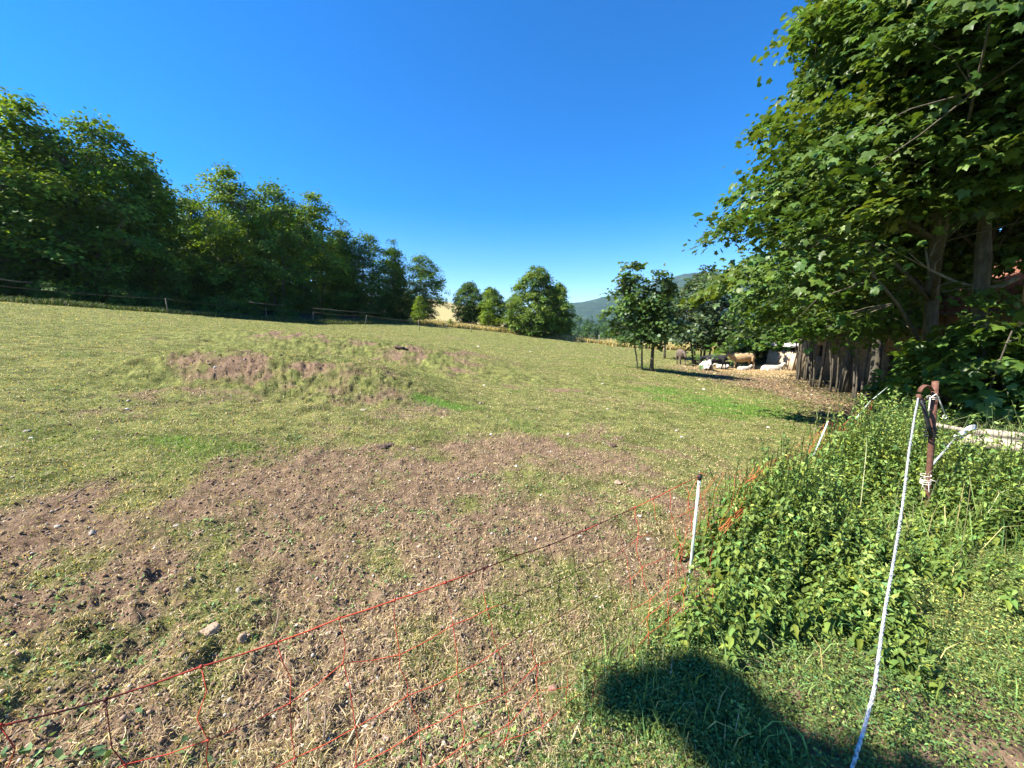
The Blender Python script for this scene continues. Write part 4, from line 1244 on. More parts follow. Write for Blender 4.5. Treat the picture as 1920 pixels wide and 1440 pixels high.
def make_net():
    rg = random.Random(21)
    e = empty('electric_netting', (1.24, 2.51, g1(1.24, 2.51)), 'orange-red electric sheep netting on pale posts running across the foreground', 'fence')
    org = Vector(e.location)
    rel = lambda v: Vector(v) - org
    # top line fitted to the photograph's curve
    top = [Vector((-2.6, -.45, g1(-2.6, -.45) + .84)), at_depth(0, 1365, .70), at_depth(180, 1318, .80), at_depth(500, 1210, .99), at_depth(800, 1105, 1.27), at_depth(1060, 1010, 1.66), at_depth(1190, 952, 2.06), Vector(at_depth(1310, 893, 2.51))]
    # arc-length resample
    def resample(pts, step):
        out = [pts[0].copy()]; acc = 0
        fine = []
        for a_, b_ in zip(pts[:-1], pts[1:]):
            for i in range(20): fine.append(a_.lerp(b_, i / 20))
        fine.append(pts[-1])
        for a_, b_ in zip(fine[:-1], fine[1:]):
            acc += (b_ - a_).length
            if acc >= step: out.append(b_.copy()); acc = 0
        return out
    cols = resample(top, .155)
    lv = [0, .20, .40, .60, .74, .87, 1.0]
    grid = []
    for i, c in enumerate(cols):
        z0 = g1(c.x, c.y) + .015
        H = c.z - z0
        side = Vector((.70, -.72, 0))
        row = []
        for j, t in enumerate(lv):
            bulge = .10 * math.sin(t * math.pi * .6) + .05 * t
            p = c + side * bulge * .9 + Vector((rg.uniform(-.02, .02), rg.uniform(-.02, .02), 0)) * (1 if j else .3)
            p.z = c.z - H * t + (rg.uniform(-.012, .012) if j else 0) * 1.3
            row.append(p)
        grid.append(row)
    w = MB()
    for j in range(len(lv)):
        line = []
        for i in range(len(grid)):
            line.append(rel(grid[i][j]))
            if i < len(grid) - 1:
                m_ = grid[i][j].lerp(grid[i + 1][j], .5); m_.z -= .006 if j else .002
                line.append(rel(m_))
        w.tube(line, .0022 if j == 0 else .0013, 5)
    for i in range(len(grid)):
        pts = []
        for j in range(len(lv)):
            pts.append(rel(grid[i][j]))
            if j < len(lv) - 1:
                L_ = (grid[i][j] - grid[i][j + 1]).length
                for s in (.33, .66):
                    m_ = grid[i][j].lerp(grid[i][j + 1], s) + Vector((rg.uniform(-1, 1), rg.uniform(-1, 1), 0)) * .09 * L_
                    pts.append(rel(m_))
        w.tube(pts, .0013, 5)
        for j in range(len(lv)): w.ball(rel(grid[i][j]), (.0055, .0055, .0055) if j == 0 else (.0034, .0034, .0034), 6, 4)
    # the stretch beyond the first post, sagging into the weeds
    P1 = Vector(grid[-1][0]); P2 = at_depth(1553, 790, 5.0); P3 = at_depth(1637, 752, 7.3)
    low = MB()
    for (a_, b_, n, sg, nrow) in ((P1, P2, 24, .16, 6), (P2, P3, 20, .22, 6)):
        za = g1(a_.x, a_.y) + .05; zb = g1(b_.x, b_.y) + .3
        g2 = []
        for i in range(n + 1):
            t = i / n
            tp = a_.lerp(b_, t) - Vector((0, 0, sg * 4 * t * (1 - t)))
            row = []
            for j in range(nrow):
                s = j / (nrow - 1)
                q = tp.copy(); zg = g1(tp.x, tp.y) + .06
                q.z = tp.z + (zg - tp.z) * s * (1 - .25 * t)
                q += Vector((-.6, .7, 0)) * (.22 * s * (.6 + .4 * math.sin(i * .9)) ) + Vector((rg.uniform(-.03, .03), rg.uniform(-.03, .03), rg.uniform(-.02, .02)))
                row.append(q)
            g2.append(row)
        for j in range(nrow): low.tube([rel(r_[j]) for r_ in g2], .0016 if j == 0 else .0011, 4)
        for r_ in g2: low.tube([rel(q) for q in r_], .0010, 4)
    # bunched strands pulled up to the leaning post
    Bs = [at_depth(1637, 752, 7.2), at_depth(1600, 782, 6.5), at_depth(1562, 815, 5.8), at_depth(1535, 845, 5.2)]
    for k in range(4):
        low.tube([rel(p + Vector((rg.uniform(-.09, .09), rg.uniform(-.1, .1), rg.uniform(-.1, .06)))) for p in Bs], .0022, 5)
    # bunch slumping onto the soil right of the first post
    Bs = [at_depth(1408, 946, 3.25), at_depth(1378, 968, 3.05), at_depth(1352, 992, 2.85)]
    for k in range(10):
        low.tube([rel(p + Vector((rg.uniform(-.03, .03), rg.uniform(-.03, .03), rg.uniform(-.03, .02)))) for p in Bs], .0017, 5)
    Bs = [at_depth(1500, 842, 4.5), at_depth(1440, 872, 3.7), at_depth(1400, 905, 3.3)]
    for k in range(8):
        low.tube([rel(p + Vector((rg.uniform(-.04, .04), rg.uniform(-.03, .03), rg.uniform(-.04, .03)))) for p in Bs], .0017, 5)
    w.build('net', M['net'], e); tag(low.build('net', M['net_orange'], e), 'orange net sagging and bunched among the weeds')
    # posts
    def post(a_, b_, r, lab=None, cap=True):
        q = MB(); q.tube([rel(a_), rel(a_.lerp(b_, .5)), rel(b_)], r, 10)
        o = q.build('post', M['post_white'], e, True)
        if lab: o['label'] = lab
        if cap:
            c = MB(); d = (b_ - a_).normalized()
            c.tube([rel(b_ - d * .025), rel(b_ + d * .012)], r * 1.35, 10); c.build('cap', M['black'], o)
    b1 = at_depth(1288, 1135, 2.49); b1.z = g1(b1.x, b1.y) - .05
    post(b1, at_depth(1312, 893, 2.51), .0095, 'upright pale green-white post with a dark cap')
    b2 = at_depth(1530, 838, 4.9); post(b2 - Vector((.02, 0, .12)), at_depth(1553, 790, 5.0), .0105, 'short post leaning right, half sunk in the weeds', False)
    post(at_depth(1604, 786, 7.1), at_depth(1632, 752, 7.3), .012, 'strongly leaning far post wrapped in orange net', False)
    post(at_depth(1637, 748, 7.3), at_depth(1664, 726, 7.6), .006, None, False)
    x, y = -2.6, -.45
    post(Vector((x, y, g1(x, y) - .05)), Vector((x, y, g1(x, y) + .9)), .0095)
make_net()

def make_iron_post():
    b0 = Vector(at_depth(1735, 1010, 3.85)); b0.z = g1(b0.x, b0.y) - .2
    t0 = at_depth(1754, 715, 3.82)
    e = empty('iron_post', (b0.x, b0.y, b0.z + .2), 'leaning rusty iron pipe post standing in the nettles, tied with twine', 'post')
    rel = lambda v: Vector(v) - Vector(e.location)
    d = (t0 - b0).normalized()
    w = MB()
    # hollow pipe top
    R_ = .025; n = 16
    ax = d; s1 = ax.cross(Vector((0, 1, 0))).normalized(); s2 = ax.cross(s1).normalized()
    def ring(c, r): return [rel(c + s1 * math.cos(2 * math.pi * k / n) * r + s2 * math.sin(2 * math.pi * k / n) * r) for k in range(n)]
    rings = [ring(b0, R_), ring(b0.lerp(t0, .35), R_ * .97), ring(b0.lerp(t0, .7), R_), ring(t0, R_), ring(t0, R_ * .8), ring(t0 - d * .1, R_ * .8)]
    V = [q for r in rings for q in r]; Fc = []
    for i in range(len(rings) - 1):
        for k in range(n): Fc.append((i * n + k, i * n + (k + 1) % n, (i + 1) * n + (k + 1) % n, (i + 1) * n + k))
    Fc.append(tuple((len(rings) - 1) * n + k for k in range(n)))
    w.add(V, Fc)
    w.build('pipe', M['rust'], e, True)
    # curved strap arching to the left and the short stub it carries
    c = MB()
    y = 3.80
    pts = [at_depth(1748, 733, y), at_depth(1742, 724, y), at_depth(1735, 722, y), at_depth(1728, 727, y), at_depth(1724, 735, y)]
    pts = [rel(p) for p in pts]
    nn = len(pts); VV = []
    for i, p in enumerate(pts):
        t = (pts[min(i + 1, nn - 1)] - pts[max(0, i - 1)]).normalized(); nrm = Vector((-t.z, 0, t.x)) * .004
        wd = Vector((0, .022, 0))
        VV += [p - wd - nrm, p + wd - nrm, p + wd + nrm, p - wd + nrm]
    FF = []
    for i in range(nn - 1):
        for k in range(4): FF.append((i * 4 + k, i * 4 + (k + 1) % 4, (i + 1) * 4 + (k + 1) % 4, (i + 1) * 4 + k))
    FF += [(0, 3, 2, 1), (4 * nn - 4, 4 * nn - 3, 4 * nn - 2, 4 * nn - 1)]
    c.add(VV, FF)
    c.build('strap', M['rust'], e)
    c = MB()
    c.tube([rel(at_depth(1722, 740, y)), rel(at_depth(1726, 752, y))], [.02, .017], 10)
    c.tube([rel(at_depth(1727, 746, y)), rel(at_depth(1736, 751, y)), rel(at_depth(1746, 746, y))], [.007, .007, .006], 6)
    c.build('hook', M['rust'], e, True)
    # black hose hanging from the hook to the pipe
    c = MB()
    c.tube([rel(at_depth(1727, 750, 3.78)), rel(at_depth(1733, 770, 3.77)), rel(at_depth(1739, 795, 3.76)), rel(at_depth(1746, 820, 3.77))], [.014, .015, .016, .014], 8)
    c.tube([rel(at_depth(1731, 752, 3.79)), rel(at_depth(1738, 780, 3.78)), rel(at_depth(1748, 816, 3.78))], [.010, .011, .010], 8)
    for yy in (803, 810, 817):
        p = at_depth(1745, yy, 3.80); c.tube([rel(p + Vector((math.cos(a) * .042, math.sin(a) * .042, .006 * math.sin(2 * a)))) for a in [i * math.pi / 7 for i in range(15)]], .010, 6)
    c.build('hose', M['black'], e, True)
    # twine wound round the pipe, tails hanging
    c = MB()
    def loop(px, py, r=.040, tl=.004):
        p = at_depth(px, py, 3.82); return [rel(p + Vector((math.cos(a) * r, math.sin(a) * r, tl * math.sin(a + 1)))) for a in [i * math.pi / 8 for i in range(17)]]
    for (px, py) in ((1736, 891), (1736, 899), (1735.5, 902), (1735, 906), (1749, 744), (1749, 747)):
        c.tube(loop(px, py), .0035, 5)
    c.tube([rel(at_depth(1728, 900, 3.78)), rel(at_depth(1731, 914, 3.77)), rel(at_depth(1742, 923, 3.77)), rel(at_depth(1741, 905, 3.77))], .0035, 5)
    c.tube([rel(at_depth(1744, 899, 3.78)), rel(at_depth(1755, 903, 3.78)), rel(at_depth(1760, 910, 3.78))], .004, 5)
    c.tube([rel(at_depth(1743, 747, 3.77)), rel(at_depth(1755, 739, 3.77)), rel(at_depth(1762, 752, 3.77)), rel(at_depth(1772, 778, 3.77))], .006, 6)
    c.tube([rel(at_depth(1744, 747, 3.77)), rel(at_depth(1742, 765, 3.77)), rel(at_depth(1741, 775, 3.77))], .005, 6)
    c.tube([rel(at_depth(1772, 778, 3.77) + Vector((math.cos(a) * .02, 0, math.sin(a) * .02 - .02))) for a in [i * math.pi / 6 for i in range(13)]], .004, 5)
    c.build('twine', M['twine'], e, True)
make_iron_post()

def fuzzy_rope(name, pts, r, label, seed, twist=70, fuzz=1500):
    rg = random.Random(seed)
    w = MB(); pts = [Vector(p) for p in pts]
    cum = [0]
    for a_, b_ in zip(pts[:-1], pts[1:]): cum.append(cum[-1] + (b_ - a_).length)
    L = cum[-1]
    def at(s):
        i = max(k for k in range(len(cum)) if cum[k] <= s + 1e-9); i = min(i, len(pts) - 2)
        return pts[i].lerp(pts[i + 1], (s - cum[i]) / (cum[i + 1] - cum[i]))
    n = int(L / .012)
    for st in range(3):
        q = []
        for i in range(n + 1):
            s = L * i / n; p = at(s); a = s * twist + st * 2.094
            q.append(p + Vector((math.cos(a), math.sin(a) * .7, math.sin(a) * .7)) * r * .5)
        w.tube(q, r * .62, 6)
    for k in range(fuzz):
        s = rg.uniform(0, L); p = at(s); d = Vector((rg.gauss(0, 1), rg.gauss(0, 1), rg.gauss(0, 1))).normalized()
        w.tube([p + d * r * .7, p + d * r * (1.4 + 1.6 * rg.random() ** 3) + Vector((0, 0, -.5 * r))], [.0011, .0005], 3, cap=False)
    return tag(w.build(name, M['rope'], None, True), label, 'rope')

def make_ropes():
    p = [at_depth(1722, 746, 3.80), at_depth(1716, 775, 3.55), at_depth(1704, 850, 3.05), at_depth(1692, 950, 2.55), at_depth(1676, 1050, 2.16), at_depth(1660, 1140, 1.88),
         at_depth(1650, 1210, 1.72), at_depth(1640, 1290, 1.56), at_depth(1622, 1360, 1.45), at_depth(1598, 1440, 1.34), at_depth(1575, 1530, 1.22), at_depth(1500, 1800, .95)]
    fuzzy_rope('rope', p, .0068, 'long frayed white and grey rope running from the rusty post down to the bottom edge', 4)
    p = [at_depth(1741, 880, 3.84), at_depth(1756, 862, 3.95), at_depth(1770, 846, 4.1), at_depth(1782, 832, 4.3), at_depth(1790, 822, 4.5)]
    fuzzy_rope('rope', p, .009, 'short frayed white rope from the rusty post to the taped pole end', 5, 60, 140)
    # taped pole end lying over the beam
    e = empty('taped_pole', at_depth(1790, 818, 4.7), 'dark pole end wrapped in white tape, over the beam right of the rusty post', 'pole')
    rel = lambda v: Vector(v) - Vector(e.location)
    w = MB(); a0 = at_depth(1770, 836, 4.5); a1 = at_depth(1800, 812, 4.8); a2 = at_depth(1826, 800, 5.1)
    w.tube([rel(a0), rel(a0.lerp(a2, .5)), rel(a0.lerp(a2, .92))], [.020, .022, .02], 8); w.build('pole', M['black'], e, True)
    w = MB(); w.tube([rel(a0.lerp(a2, .42)), rel(a0.lerp(a2, .62))], [.036, .038], 10); w.build('tape', M['white_tape'], e, True)
    w = MB(); w.tube([rel(a0.lerp(a2, .72)), rel(a0.lerp(a2, .86)), rel(a0.lerp(a2, 1.0))], [.028, .042, .032], 10); w.build('tape', M['white_tape'], e, True)
    w = MB(); w.tube([rel(at_depth(1800, 818, 4.7)), rel(at_depth(1812, 815, 4.8)), rel(at_depth(1822, 808, 4.9))], .012, 6); w.build('clamp', M['black'], e, True)
    # weathered beam and plank
    def beam(p, q, wd, hh, lab):
        p = Vector(p); q = Vector(q); mid = (p + q) / 2; L = (q - p).length
        n = 26; V = []; rg = random.Random(int(L * 100))
        d = (q - p) / n; nrm = Vector((-d.y, d.x, 0)).normalized()
        for i in range(n + 1):
            c = p + d * i; j = [rg.uniform(-.006, .006) for _ in range(4)]
            V += [c - nrm * (wd / 2 + j[0]), c + nrm * (wd / 2 + j[1]), c + nrm * (wd / 2 + j[2]) + Vector((0, 0, hh + j[2])), c - nrm * (wd / 2 + j[3]) + Vector((0, 0, hh + j[0]))]
        F_ = []
        for i in range(n):
            for k in range(4): F_.append((i * 4 + k, i * 4 + (k + 1) % 4, i * 4 + 4 + (k + 1) % 4, i * 4 + 4 + k))
        F_ += [(0, 3, 2, 1), (4 * n, 4 * n + 1, 4 * n + 2, 4 * n + 3)]
        b_ = MB(); b_.add(V, F_)
        return tag(b_.build('beam', M['wood'], None), lab, 'beam')
    beam(at_depth(1750, 800, 5.6), at_depth(1812, 812, 5.4), .07, .06, 'thin pale plank left of the taped pole end')
    beam(at_depth(1800, 830, 5.8), at_depth(2020, 862, 4.7), .34, .14, 'broad weathered wooden beam at the right edge behind the nettles')
    beam(at_depth(1825, 814, 6.2), at_depth(2020, 836, 5.4), .16, .10, 'narrower weathered beam lying behind the broad one')
make_ropes()

#SECTION: stones
def rock(px, py, size, mat, label, group=None, seed=0, name='stone', cat='stone'):
    rg = random.Random(seed)
    x, y = on_ground(px, py)
    size = tuple(q * .8 for q in size); mb = MB(); mb.ball((0, 0, 0), size, 14, 10)
    V = np.array(mb.v); u = V / np.array(size)
    n = 1 + .75 * (fbm(u[:, 0] * 1.7 + seed, u[:, 1] * 1.7 + u[:, 2] * 2.3, seed, 4, .6) - .5) * 2
    n = np.minimum(n, 1.0 + .22 * np.sin(u[:, 0] * 5 + seed))
    V = V * n[:, None]
    me = raw_mesh(name, V, mb.f, False)
    o = link_mesh(name, me, M[mat], None, (x, y, g1(x, y) + size[2] * .15))
    o.rotation_euler = (rg.uniform(-.2, .2), rg.uniform(-.2, .2), rg.uniform(0, 3))
    return tag(o, label, cat, group)
def make_stones():
    rock(1157, 907, (.085, .055, .025), 'stone_tan', 'flat tan stone on the bare soil left of the upright net post', seed=1)
    rock(968, 874, (.032, .028, .022), 'stone_white', 'bright white stone in the middle of the foreground', seed=2)
    rock(1037, 1287, (.032, .03, .026), 'stone_red', 'reddish stone behind the net at the bottom centre', seed=3)
    rock(388, 1193, (.07, .06, .04), 'stone_tan', 'large tan lump of stone above the net line on the left', seed=4)
    rock(455, 1200, (.035, .03, .035), 'stone_tan', 'small tan lump right next to the large tan one', seed=5)
    rock(560, 1368, (.022, .018, .018), 'stone_tan', 'yellowish stone behind the net, lower left of centre', seed=6)
    rock(173, 998, (.032, .024, .022), 'stone', 'grey stone on the trampled ground at the left', seed=7)
    rock(447, 1100, (.022, .02, .035), 'stone', 'small upright grey stone above the net on the left', seed=8)
    rock(404, 692, (.06, .05, .055), 'stone', 'grey stone on the crest of the trampled bank', seed=9)
    rock(908, 723, (.09, .06, .035), 'stone_white', 'flat white stone in mid pasture beyond the bright tuft', seed=10)
    rock(680, 768, (.10, .05, .03), 'stone', 'pale flat stone right below the near bank', seed=11)
    rock(995, 660, (.13, .1, .06), 'stone_white', 'white stone at the right end of the far bank', seed=12)
    small = [(775, 840), (1065, 815), (1268, 808), (1278, 820), (1140, 768), (897, 650), (240, 752), (238, 768), (50, 808), (58, 822), (830, 785), (920, 814), (900, 756), (1440, 802), (1175, 1075), (1200, 965),
             (1130, 720), (1320, 730), (108, 988), (655, 1290), (890, 1350), (1085, 1010), (330, 985), (1120, 1120), (950, 790), (1215, 1010)]
    for k, (a_, b_) in enumerate(small):
        d = on_ground(a_, b_); s = .008 * math.hypot(*d) * .45 + .008
        rock(a_, b_, (s * 1.3, s, s * .6), 'stone_white' if k % 2 else 'stone', 'small pale stone lying on the pasture', 'small pale stones scattered on the pasture', 20 + k)
    # clods and dung
    for k, (a_, b_, s) in enumerate([(722, 838, .16), (1145, 835, .12), (750, 655, .35), (1180, 716, .12)]):
        rock(a_, b_, (s, s * .7, s * .28), 'soil_clod', ['dark molehill on the left-hand green patch', 'low dark clod beside a green tuft near the pasture middle', 'brown earth clod on top of the far bank', 'small brown earth clod left of the slim trees'][k], None, 60 + k, 'clod', 'clod')
    # white tufts in the shadow
    for k, (a_, b_) in enumerate([(1309, 1344), (1372, 1332)]):
        x, y = on_ground(a_, b_); rg = random.Random(k); mb = MB()
        for q in range(26):
            c = (rg.gauss(0, .010), rg.gauss(0, .007), abs(rg.gauss(.006, .005))); mb.ball(c, (.008, .007, .005), 7, 5, .35, rg)
        o = mb.build('wool_tuft', M['wool'], None, True, (x, y, g1(x, y) + .012))
        tag(o, ['white fluffy tuft lying in the shadow, left one of two', 'white fluffy tuft lying in the shadow, right one beside the pale weed'][k], 'tuft')
    # sticks
    S = [((1068, 1400), (1125, 1265), 'bleached stalk leaning behind the net at the bottom centre', 'dry_stick'), ((965, 1435), (985, 1370), 'short dark stick at the bottom behind the net', 'stick'),
         ((515, 1190), (523, 1145), 'short dark stick stuck in the soil above the net', 'stick'), ((576, 1383), (578, 1335), 'thin dark stalk below the lowest net crossing on the left', 'stick'),
         ((608, 1405), (610, 1345), 'dark stake-like stalk with a bent stem beside it', 'stick'), ((652, 1395), (685, 1335), 'pale slanting stalk left of the bottom centre', 'dry_stick'),
         ((115, 938), (190, 905), 'thin bent twig on the grass at the left', 'stick'), ((1235, 1420), (1262, 1230), 'long thin bleached stem rising from the shadow edge', 'dry_stick'), ((1130, 1330), (1180, 1400), 'bleached stem lying across the left end of the shadow', 'dry_stick')]
    for k, (a_, b_, lab, mt) in enumerate(S):
        p = on_ground(*a_); q = on_ground(*b_)
        P = Vector((p[0], p[1], g1(*p) + .012)); Q = Vector((q[0], q[1], g1(*q) + (.012 if k not in (2, 3, 4, 7) else .03)))
        mb = MB(); mb.tube([P, P.lerp(Q, .5) + Vector((.006, 0, .008)), Q], [.005, .004, .0025], 6)
        tag(mb.build('stick', M[mt], None, True), lab, 'stick')
M['soil_clod'] = plain('dark_soil', (.06, .04, .03), (.15, .10, .075), 25, 1, .9, .03)
make_stones()

#SECTION: fence
def make_far_fence():
    e = empty('wire_fence', (-20, 35.2, g1(-20, 35.2)), 'thin pasture fence of pale stakes and wire along the foot of the wood', 'fence')
    org = Vector(e.location)
    st = [(315, 588, 556, 2), (587, 605, 578, -3), (684, 611, 593, -8), (787, 620, 604, 4), (836, 619, 603, -4), (884, 623, 611, 0), (500, 600, 580, 0)]
    tops = []
    for k, (px, row, top, ln) in enumerate(sorted(st)):
        x, y = on_ground(px, row)
        if y > 56: y = float(edge_y(x))
        h = 1.1
        p = Vector((x, y, g1(x, y) - .1)); q = Vector((x - ln * .03, y, g1(x, y) + h)); tops.append(q)
        w = MB(); w.tube([p - org, p.lerp(q, .5) - org + Vector((.01, 0, 0)), q - org], [.035, .032, .03], 7); w.build('post', M['bark_pale'], e, True)
    tops = [Vector((-31, 22.6, g1(-31, 22.6) + 1.0))] + tops + [Vector((9, 48.8, g1(9, 48.8) + .9))]
    w = MB()
    for a_, b_ in zip(tops[:-1], tops[1:]):
        w.tube([p - org - Vector((0, 0, .05)) for p in catenary(a_, b_, 6, .12)], .008, 5)
    w.build('wire', M['stick'], e)
    # grey wooden rails tied between trees
    for k, (a_, b_, y1, y2, lab) in enumerate([((-10, 522), (60, 530), 23.5, 25, 'grey rail leaning in the shade at the left end of the wood'), ((465, 566), (535, 573), 34, 35.5, 'long grey rail in front of the middle of the wood'),
                                               ((588, 578), (720, 588), 37, 44, 'thin low rail between two stakes right of the wood middle'), ((845, 604), (895, 606), 50, 50.5, 'grey rail by the dark round tree'), ((920, 610), (946, 616), 50.5, 50.5, 'short dark rail under the small yellow-green tree'), ((957, 621), (972, 620), 50.5, 50.6, 'short piece of rail left of the big isolated tree')]):
        p = at_depth(*a_, y1); q = at_depth(*b_, y2)
        mb = MB(); mb.tube([p, p.lerp(q, .5) - Vector((0, 0, .05)), q], [.035, .03, .025], 7)
        tag(mb.build('rail', M['bark'], None, True), lab, 'rail')
    for k, (px, row) in enumerate([(1123, 645), (1190, 652)]):
        x, y = on_ground(px, row); y = min(y, 52)
        mb = MB(); mb.tube([(0, 0, -.1), (.02, 0, .5), (0, 0, 1.1)], [.05, .045, .04], 7)
        o = mb.build('stake', M['wood_post'], None, True, (x, y, g1(x, y)))
        tag(o, ['pale stake in the yellow grass left of the slim pair of trees', 'stake in the yellow grass just behind the twin pale stems'][k], 'stake')
    # green box on the far meadow
    x, y = col_x(1335, 62, -1.5), 62.0; z = g1(x, y)
    e = empty('trailer', (x, y, z), 'small dark green trailer standing on the dry meadow behind the black cow', 'trailer', None, .1)
    w = MB(); w.box((0, 0, 1.25), (1.9, 1.3, 1.3)); w.build('body', M['green_paint'], e)
    w = MB(); w.box((0, 0, 1.94), (2.0, 1.4, .07)); w.build('roof', M['grey_roof'], e)
    for sx_ in (-.55, .55):
        w = MB(); w.tube([(sx_, -.75, .32), (sx_, -.6, .32)], .32, 14); w.build('wheel', M['black'], e)
make_far_fence()

#SECTION: animals
def cow_material(name, c1, c2, c3, sc=1.6, thr=.5, wid=.03):
    m, nt, b = mat_new(name)
    f = noise_tex(nt, sc, 3, .5, 'Object')
    g = noise_tex(nt, 30, 4, .6, 'Object')
    a_ = ramp(nt, f, [(thr - wid, c1), (thr + wid, c2)])
    h = ramp(nt, g, [(.3, c3), (.7, (1, 1, 1))])
    n = nd(nt, 'ShaderNodeMix', data_type='RGBA', blend_type='MULTIPLY'); n.inputs[0].default_value = 1
    nt.links.new(a_, n.inputs[6]); nt.links.new(h, n.inputs[7]); nt.links.new(n.outputs[2], b.inputs['Base Color'])
    bump(nt, b, g, .4, .01)
    return m
M['cow_yellow'] = cow_material('fawn_coat', (.42, .29, .15), (.52, .38, .21), (.85, .82, .78))
M['cow_black'] = cow_material('black_coat', (.020, .020, .022), (.035, .034, .034), (.7, .7, .7))
M['cow_white'] = cow_material('white_coat', (.55, .51, .45), (.20, .18, .155), (.85, .84, .82), 2.2, .62)
M['cow_brown'] = cow_material('brown_coat', (.10, .075, .055), (.16, .12, .09), (.7, .7, .7))
M['calf_white'] = cow_material('calf_coat', (.60, .54, .46), (.48, .41, .33), (.9, .88, .85))
M['horn'] = plain('horn', (.35, .3, .22), (.55, .5, .4), 20, .5, .1, .002)
M['hoof'] = plain('hoof', (.04, .035, .03), (.08, .07, .06), 20, .6, .1, .002)

def make_cow(name, label, mat, loc, rz, s=1.0, pose='stand', horns=True, head_low=0.0, girth=1.0, group='cattle resting and standing in the yard'):
    """cow facing local +x"""
    e = empty(name, loc, label, 'cow' if 'calf' not in name else 'calf', group, rz)
    e.scale = (s, s, s)
    w = MB()
    zb = 0.0 if pose == 'stand' else -.62
    B = lambda x, z, ry, rz_: (x, z + zb, ry * girth, rz_)
    secs = [B(-.92, 1.14, .06, .10), B(-.86, 1.10, .20, .24), B(-.70, 1.06, .27, .32), B(-.40, 1.00, .31, .36), B(0, .95, .35, .40), B(.35, .95, .33, .39), B(.62, 1.0, .27, .36), B(.80, 1.06, .18, .28)]
    w.tube([(x, 0, z) for x, z, a, c in secs], [a for x, z, a, c in secs], 16, [c for x, z, a, c in secs])
    # neck and head
    hz = 1.28 - head_low
    if pose == 'stand':
        neck = [(.60, 0, 1.08), (.86, 0, 1.14 - head_low * .3), (1.08, 0, 1.24 - head_low * .8)]; hd = [(1.02, 0, hz + .03), (1.16, 0, hz + .02), (1.34, 0, hz - .10), (1.52, 0, hz - .24), (1.58, 0, hz - .29)]
    else:
        neck = [(.60, 0, 1.08 + zb), (.84, 0, 1.22 + zb), (1.00, 0, 1.38 + zb)]; hd = [(.94, 0, 1.46 + zb), (1.08, 0, 1.44 + zb), (1.24, 0, 1.32 + zb), (1.40, 0, 1.18 + zb), (1.46, 0, 1.13 + zb)]
    w.tube(neck, [.20, .17, .13], 12, [.29, .22, .16])
    w.tube(hd, [.09, .13, .105, .085, .05], 12, [.11, .14, .12, .095, .06])
    hx, hzz = hd[1][0], hd[1][2]
    for sd in (-1, 1):     # ears
        w.tube([(hx - .04, sd * .10, hzz + .05), (hx - .07, sd * .20, hzz + .05), (hx - .08, sd * .31, hzz + .01)], [.03, .055, .015], 8, [.02, .02, .01])
    # dewlap
    w.tube([(.72, 0, .86 + zb), (.90, 0, .92 + zb), (1.02, 0, 1.04 + zb)], [.05, .05, .04], 8, [.18, .14, .08])
    if pose == 'stand':
        for sd in (-1, 1):
            st = .05 * sd
            w.tube([(.56, sd * .17, .95), (.58 + st, sd * .19, .62), (.60 + st, sd * .18, .42), (.60 + st * 2, sd * .18, .20), (.62 + st * 2, sd * .18, .05)], [.12, .085, .062, .046, .05], 10, [.17, .11, .07, .05, .055])
            w.tube([(-.68, sd * .17, 1.0), (-.62 - st, sd * .20, .70), (-.74 - st * 2, sd * .19, .46), (-.70 - st * 3, sd * .18, .22), (-.66 - st * 3, sd * .18, .05)], [.14, .11, .062, .046, .05], 10, [.24, .17, .08, .05, .055])
        w.tube([(-.90, 0, 1.16), (-.98, 0, 1.0), (-.99, .01, .7), (-.97, .01, .45)], [.035, .025, .018, .035], 8)
    else:
        for sd in (-1, 1):
            w.tube([(.58, sd * .22, .34), (.80, sd * .28, .16), (.62, sd * .30, .07), (.42, sd * .28, .06)], [.12, .08, .055, .05], 10)
            w.tube([(-.60, sd * .24, .38), (-.25, sd * .36, .22), (-.45, sd * .40, .08), (-.15, sd * .42, .06)], [.2, .13, .07, .05], 10)
        w.tube([(-.90, 0, .50), (-1.0, .05, .25), (-.92, .2, .05)], [.035, .025, .03], 8)
    o = w.build('body', mat, e, True)
    rm = o.modifiers.new('remesh', 'REMESH'); rm.mode = 'VOXEL'; rm.voxel_size = .028; rm.use_smooth_shade = True
    sm = o.modifiers.new('smooth', 'SMOOTH'); sm.factor = .5; sm.iterations = 4
    if horns:
        for sd in (-1, 1):
            h = MB(); h.tube([(hx - .02, sd * .09, hzz + .12), (hx - .01, sd * .20, hzz + .18), (hx + .04, sd * .26, hzz + .28)], [.028, .022, .006], 8); h.build('horn', M['horn'], e, True)
    for sd in (-1, 1):
        q = MB(); q.ball((hx + .06, sd * .118, hzz + .02), (.022, .014, .02), 8, 6); q.build('eye', M['black'], e, True)
    if pose == 'stand':
        for (x, y) in ((.66, .18), (.58, -.18), (-.82, .18), (-.53, -.18)):
            q = MB(); q.tube([(x, y, .0), (x, y, .085)], [.072, .058], 10); q.build('hoof', M['hoof'], e)
    return e

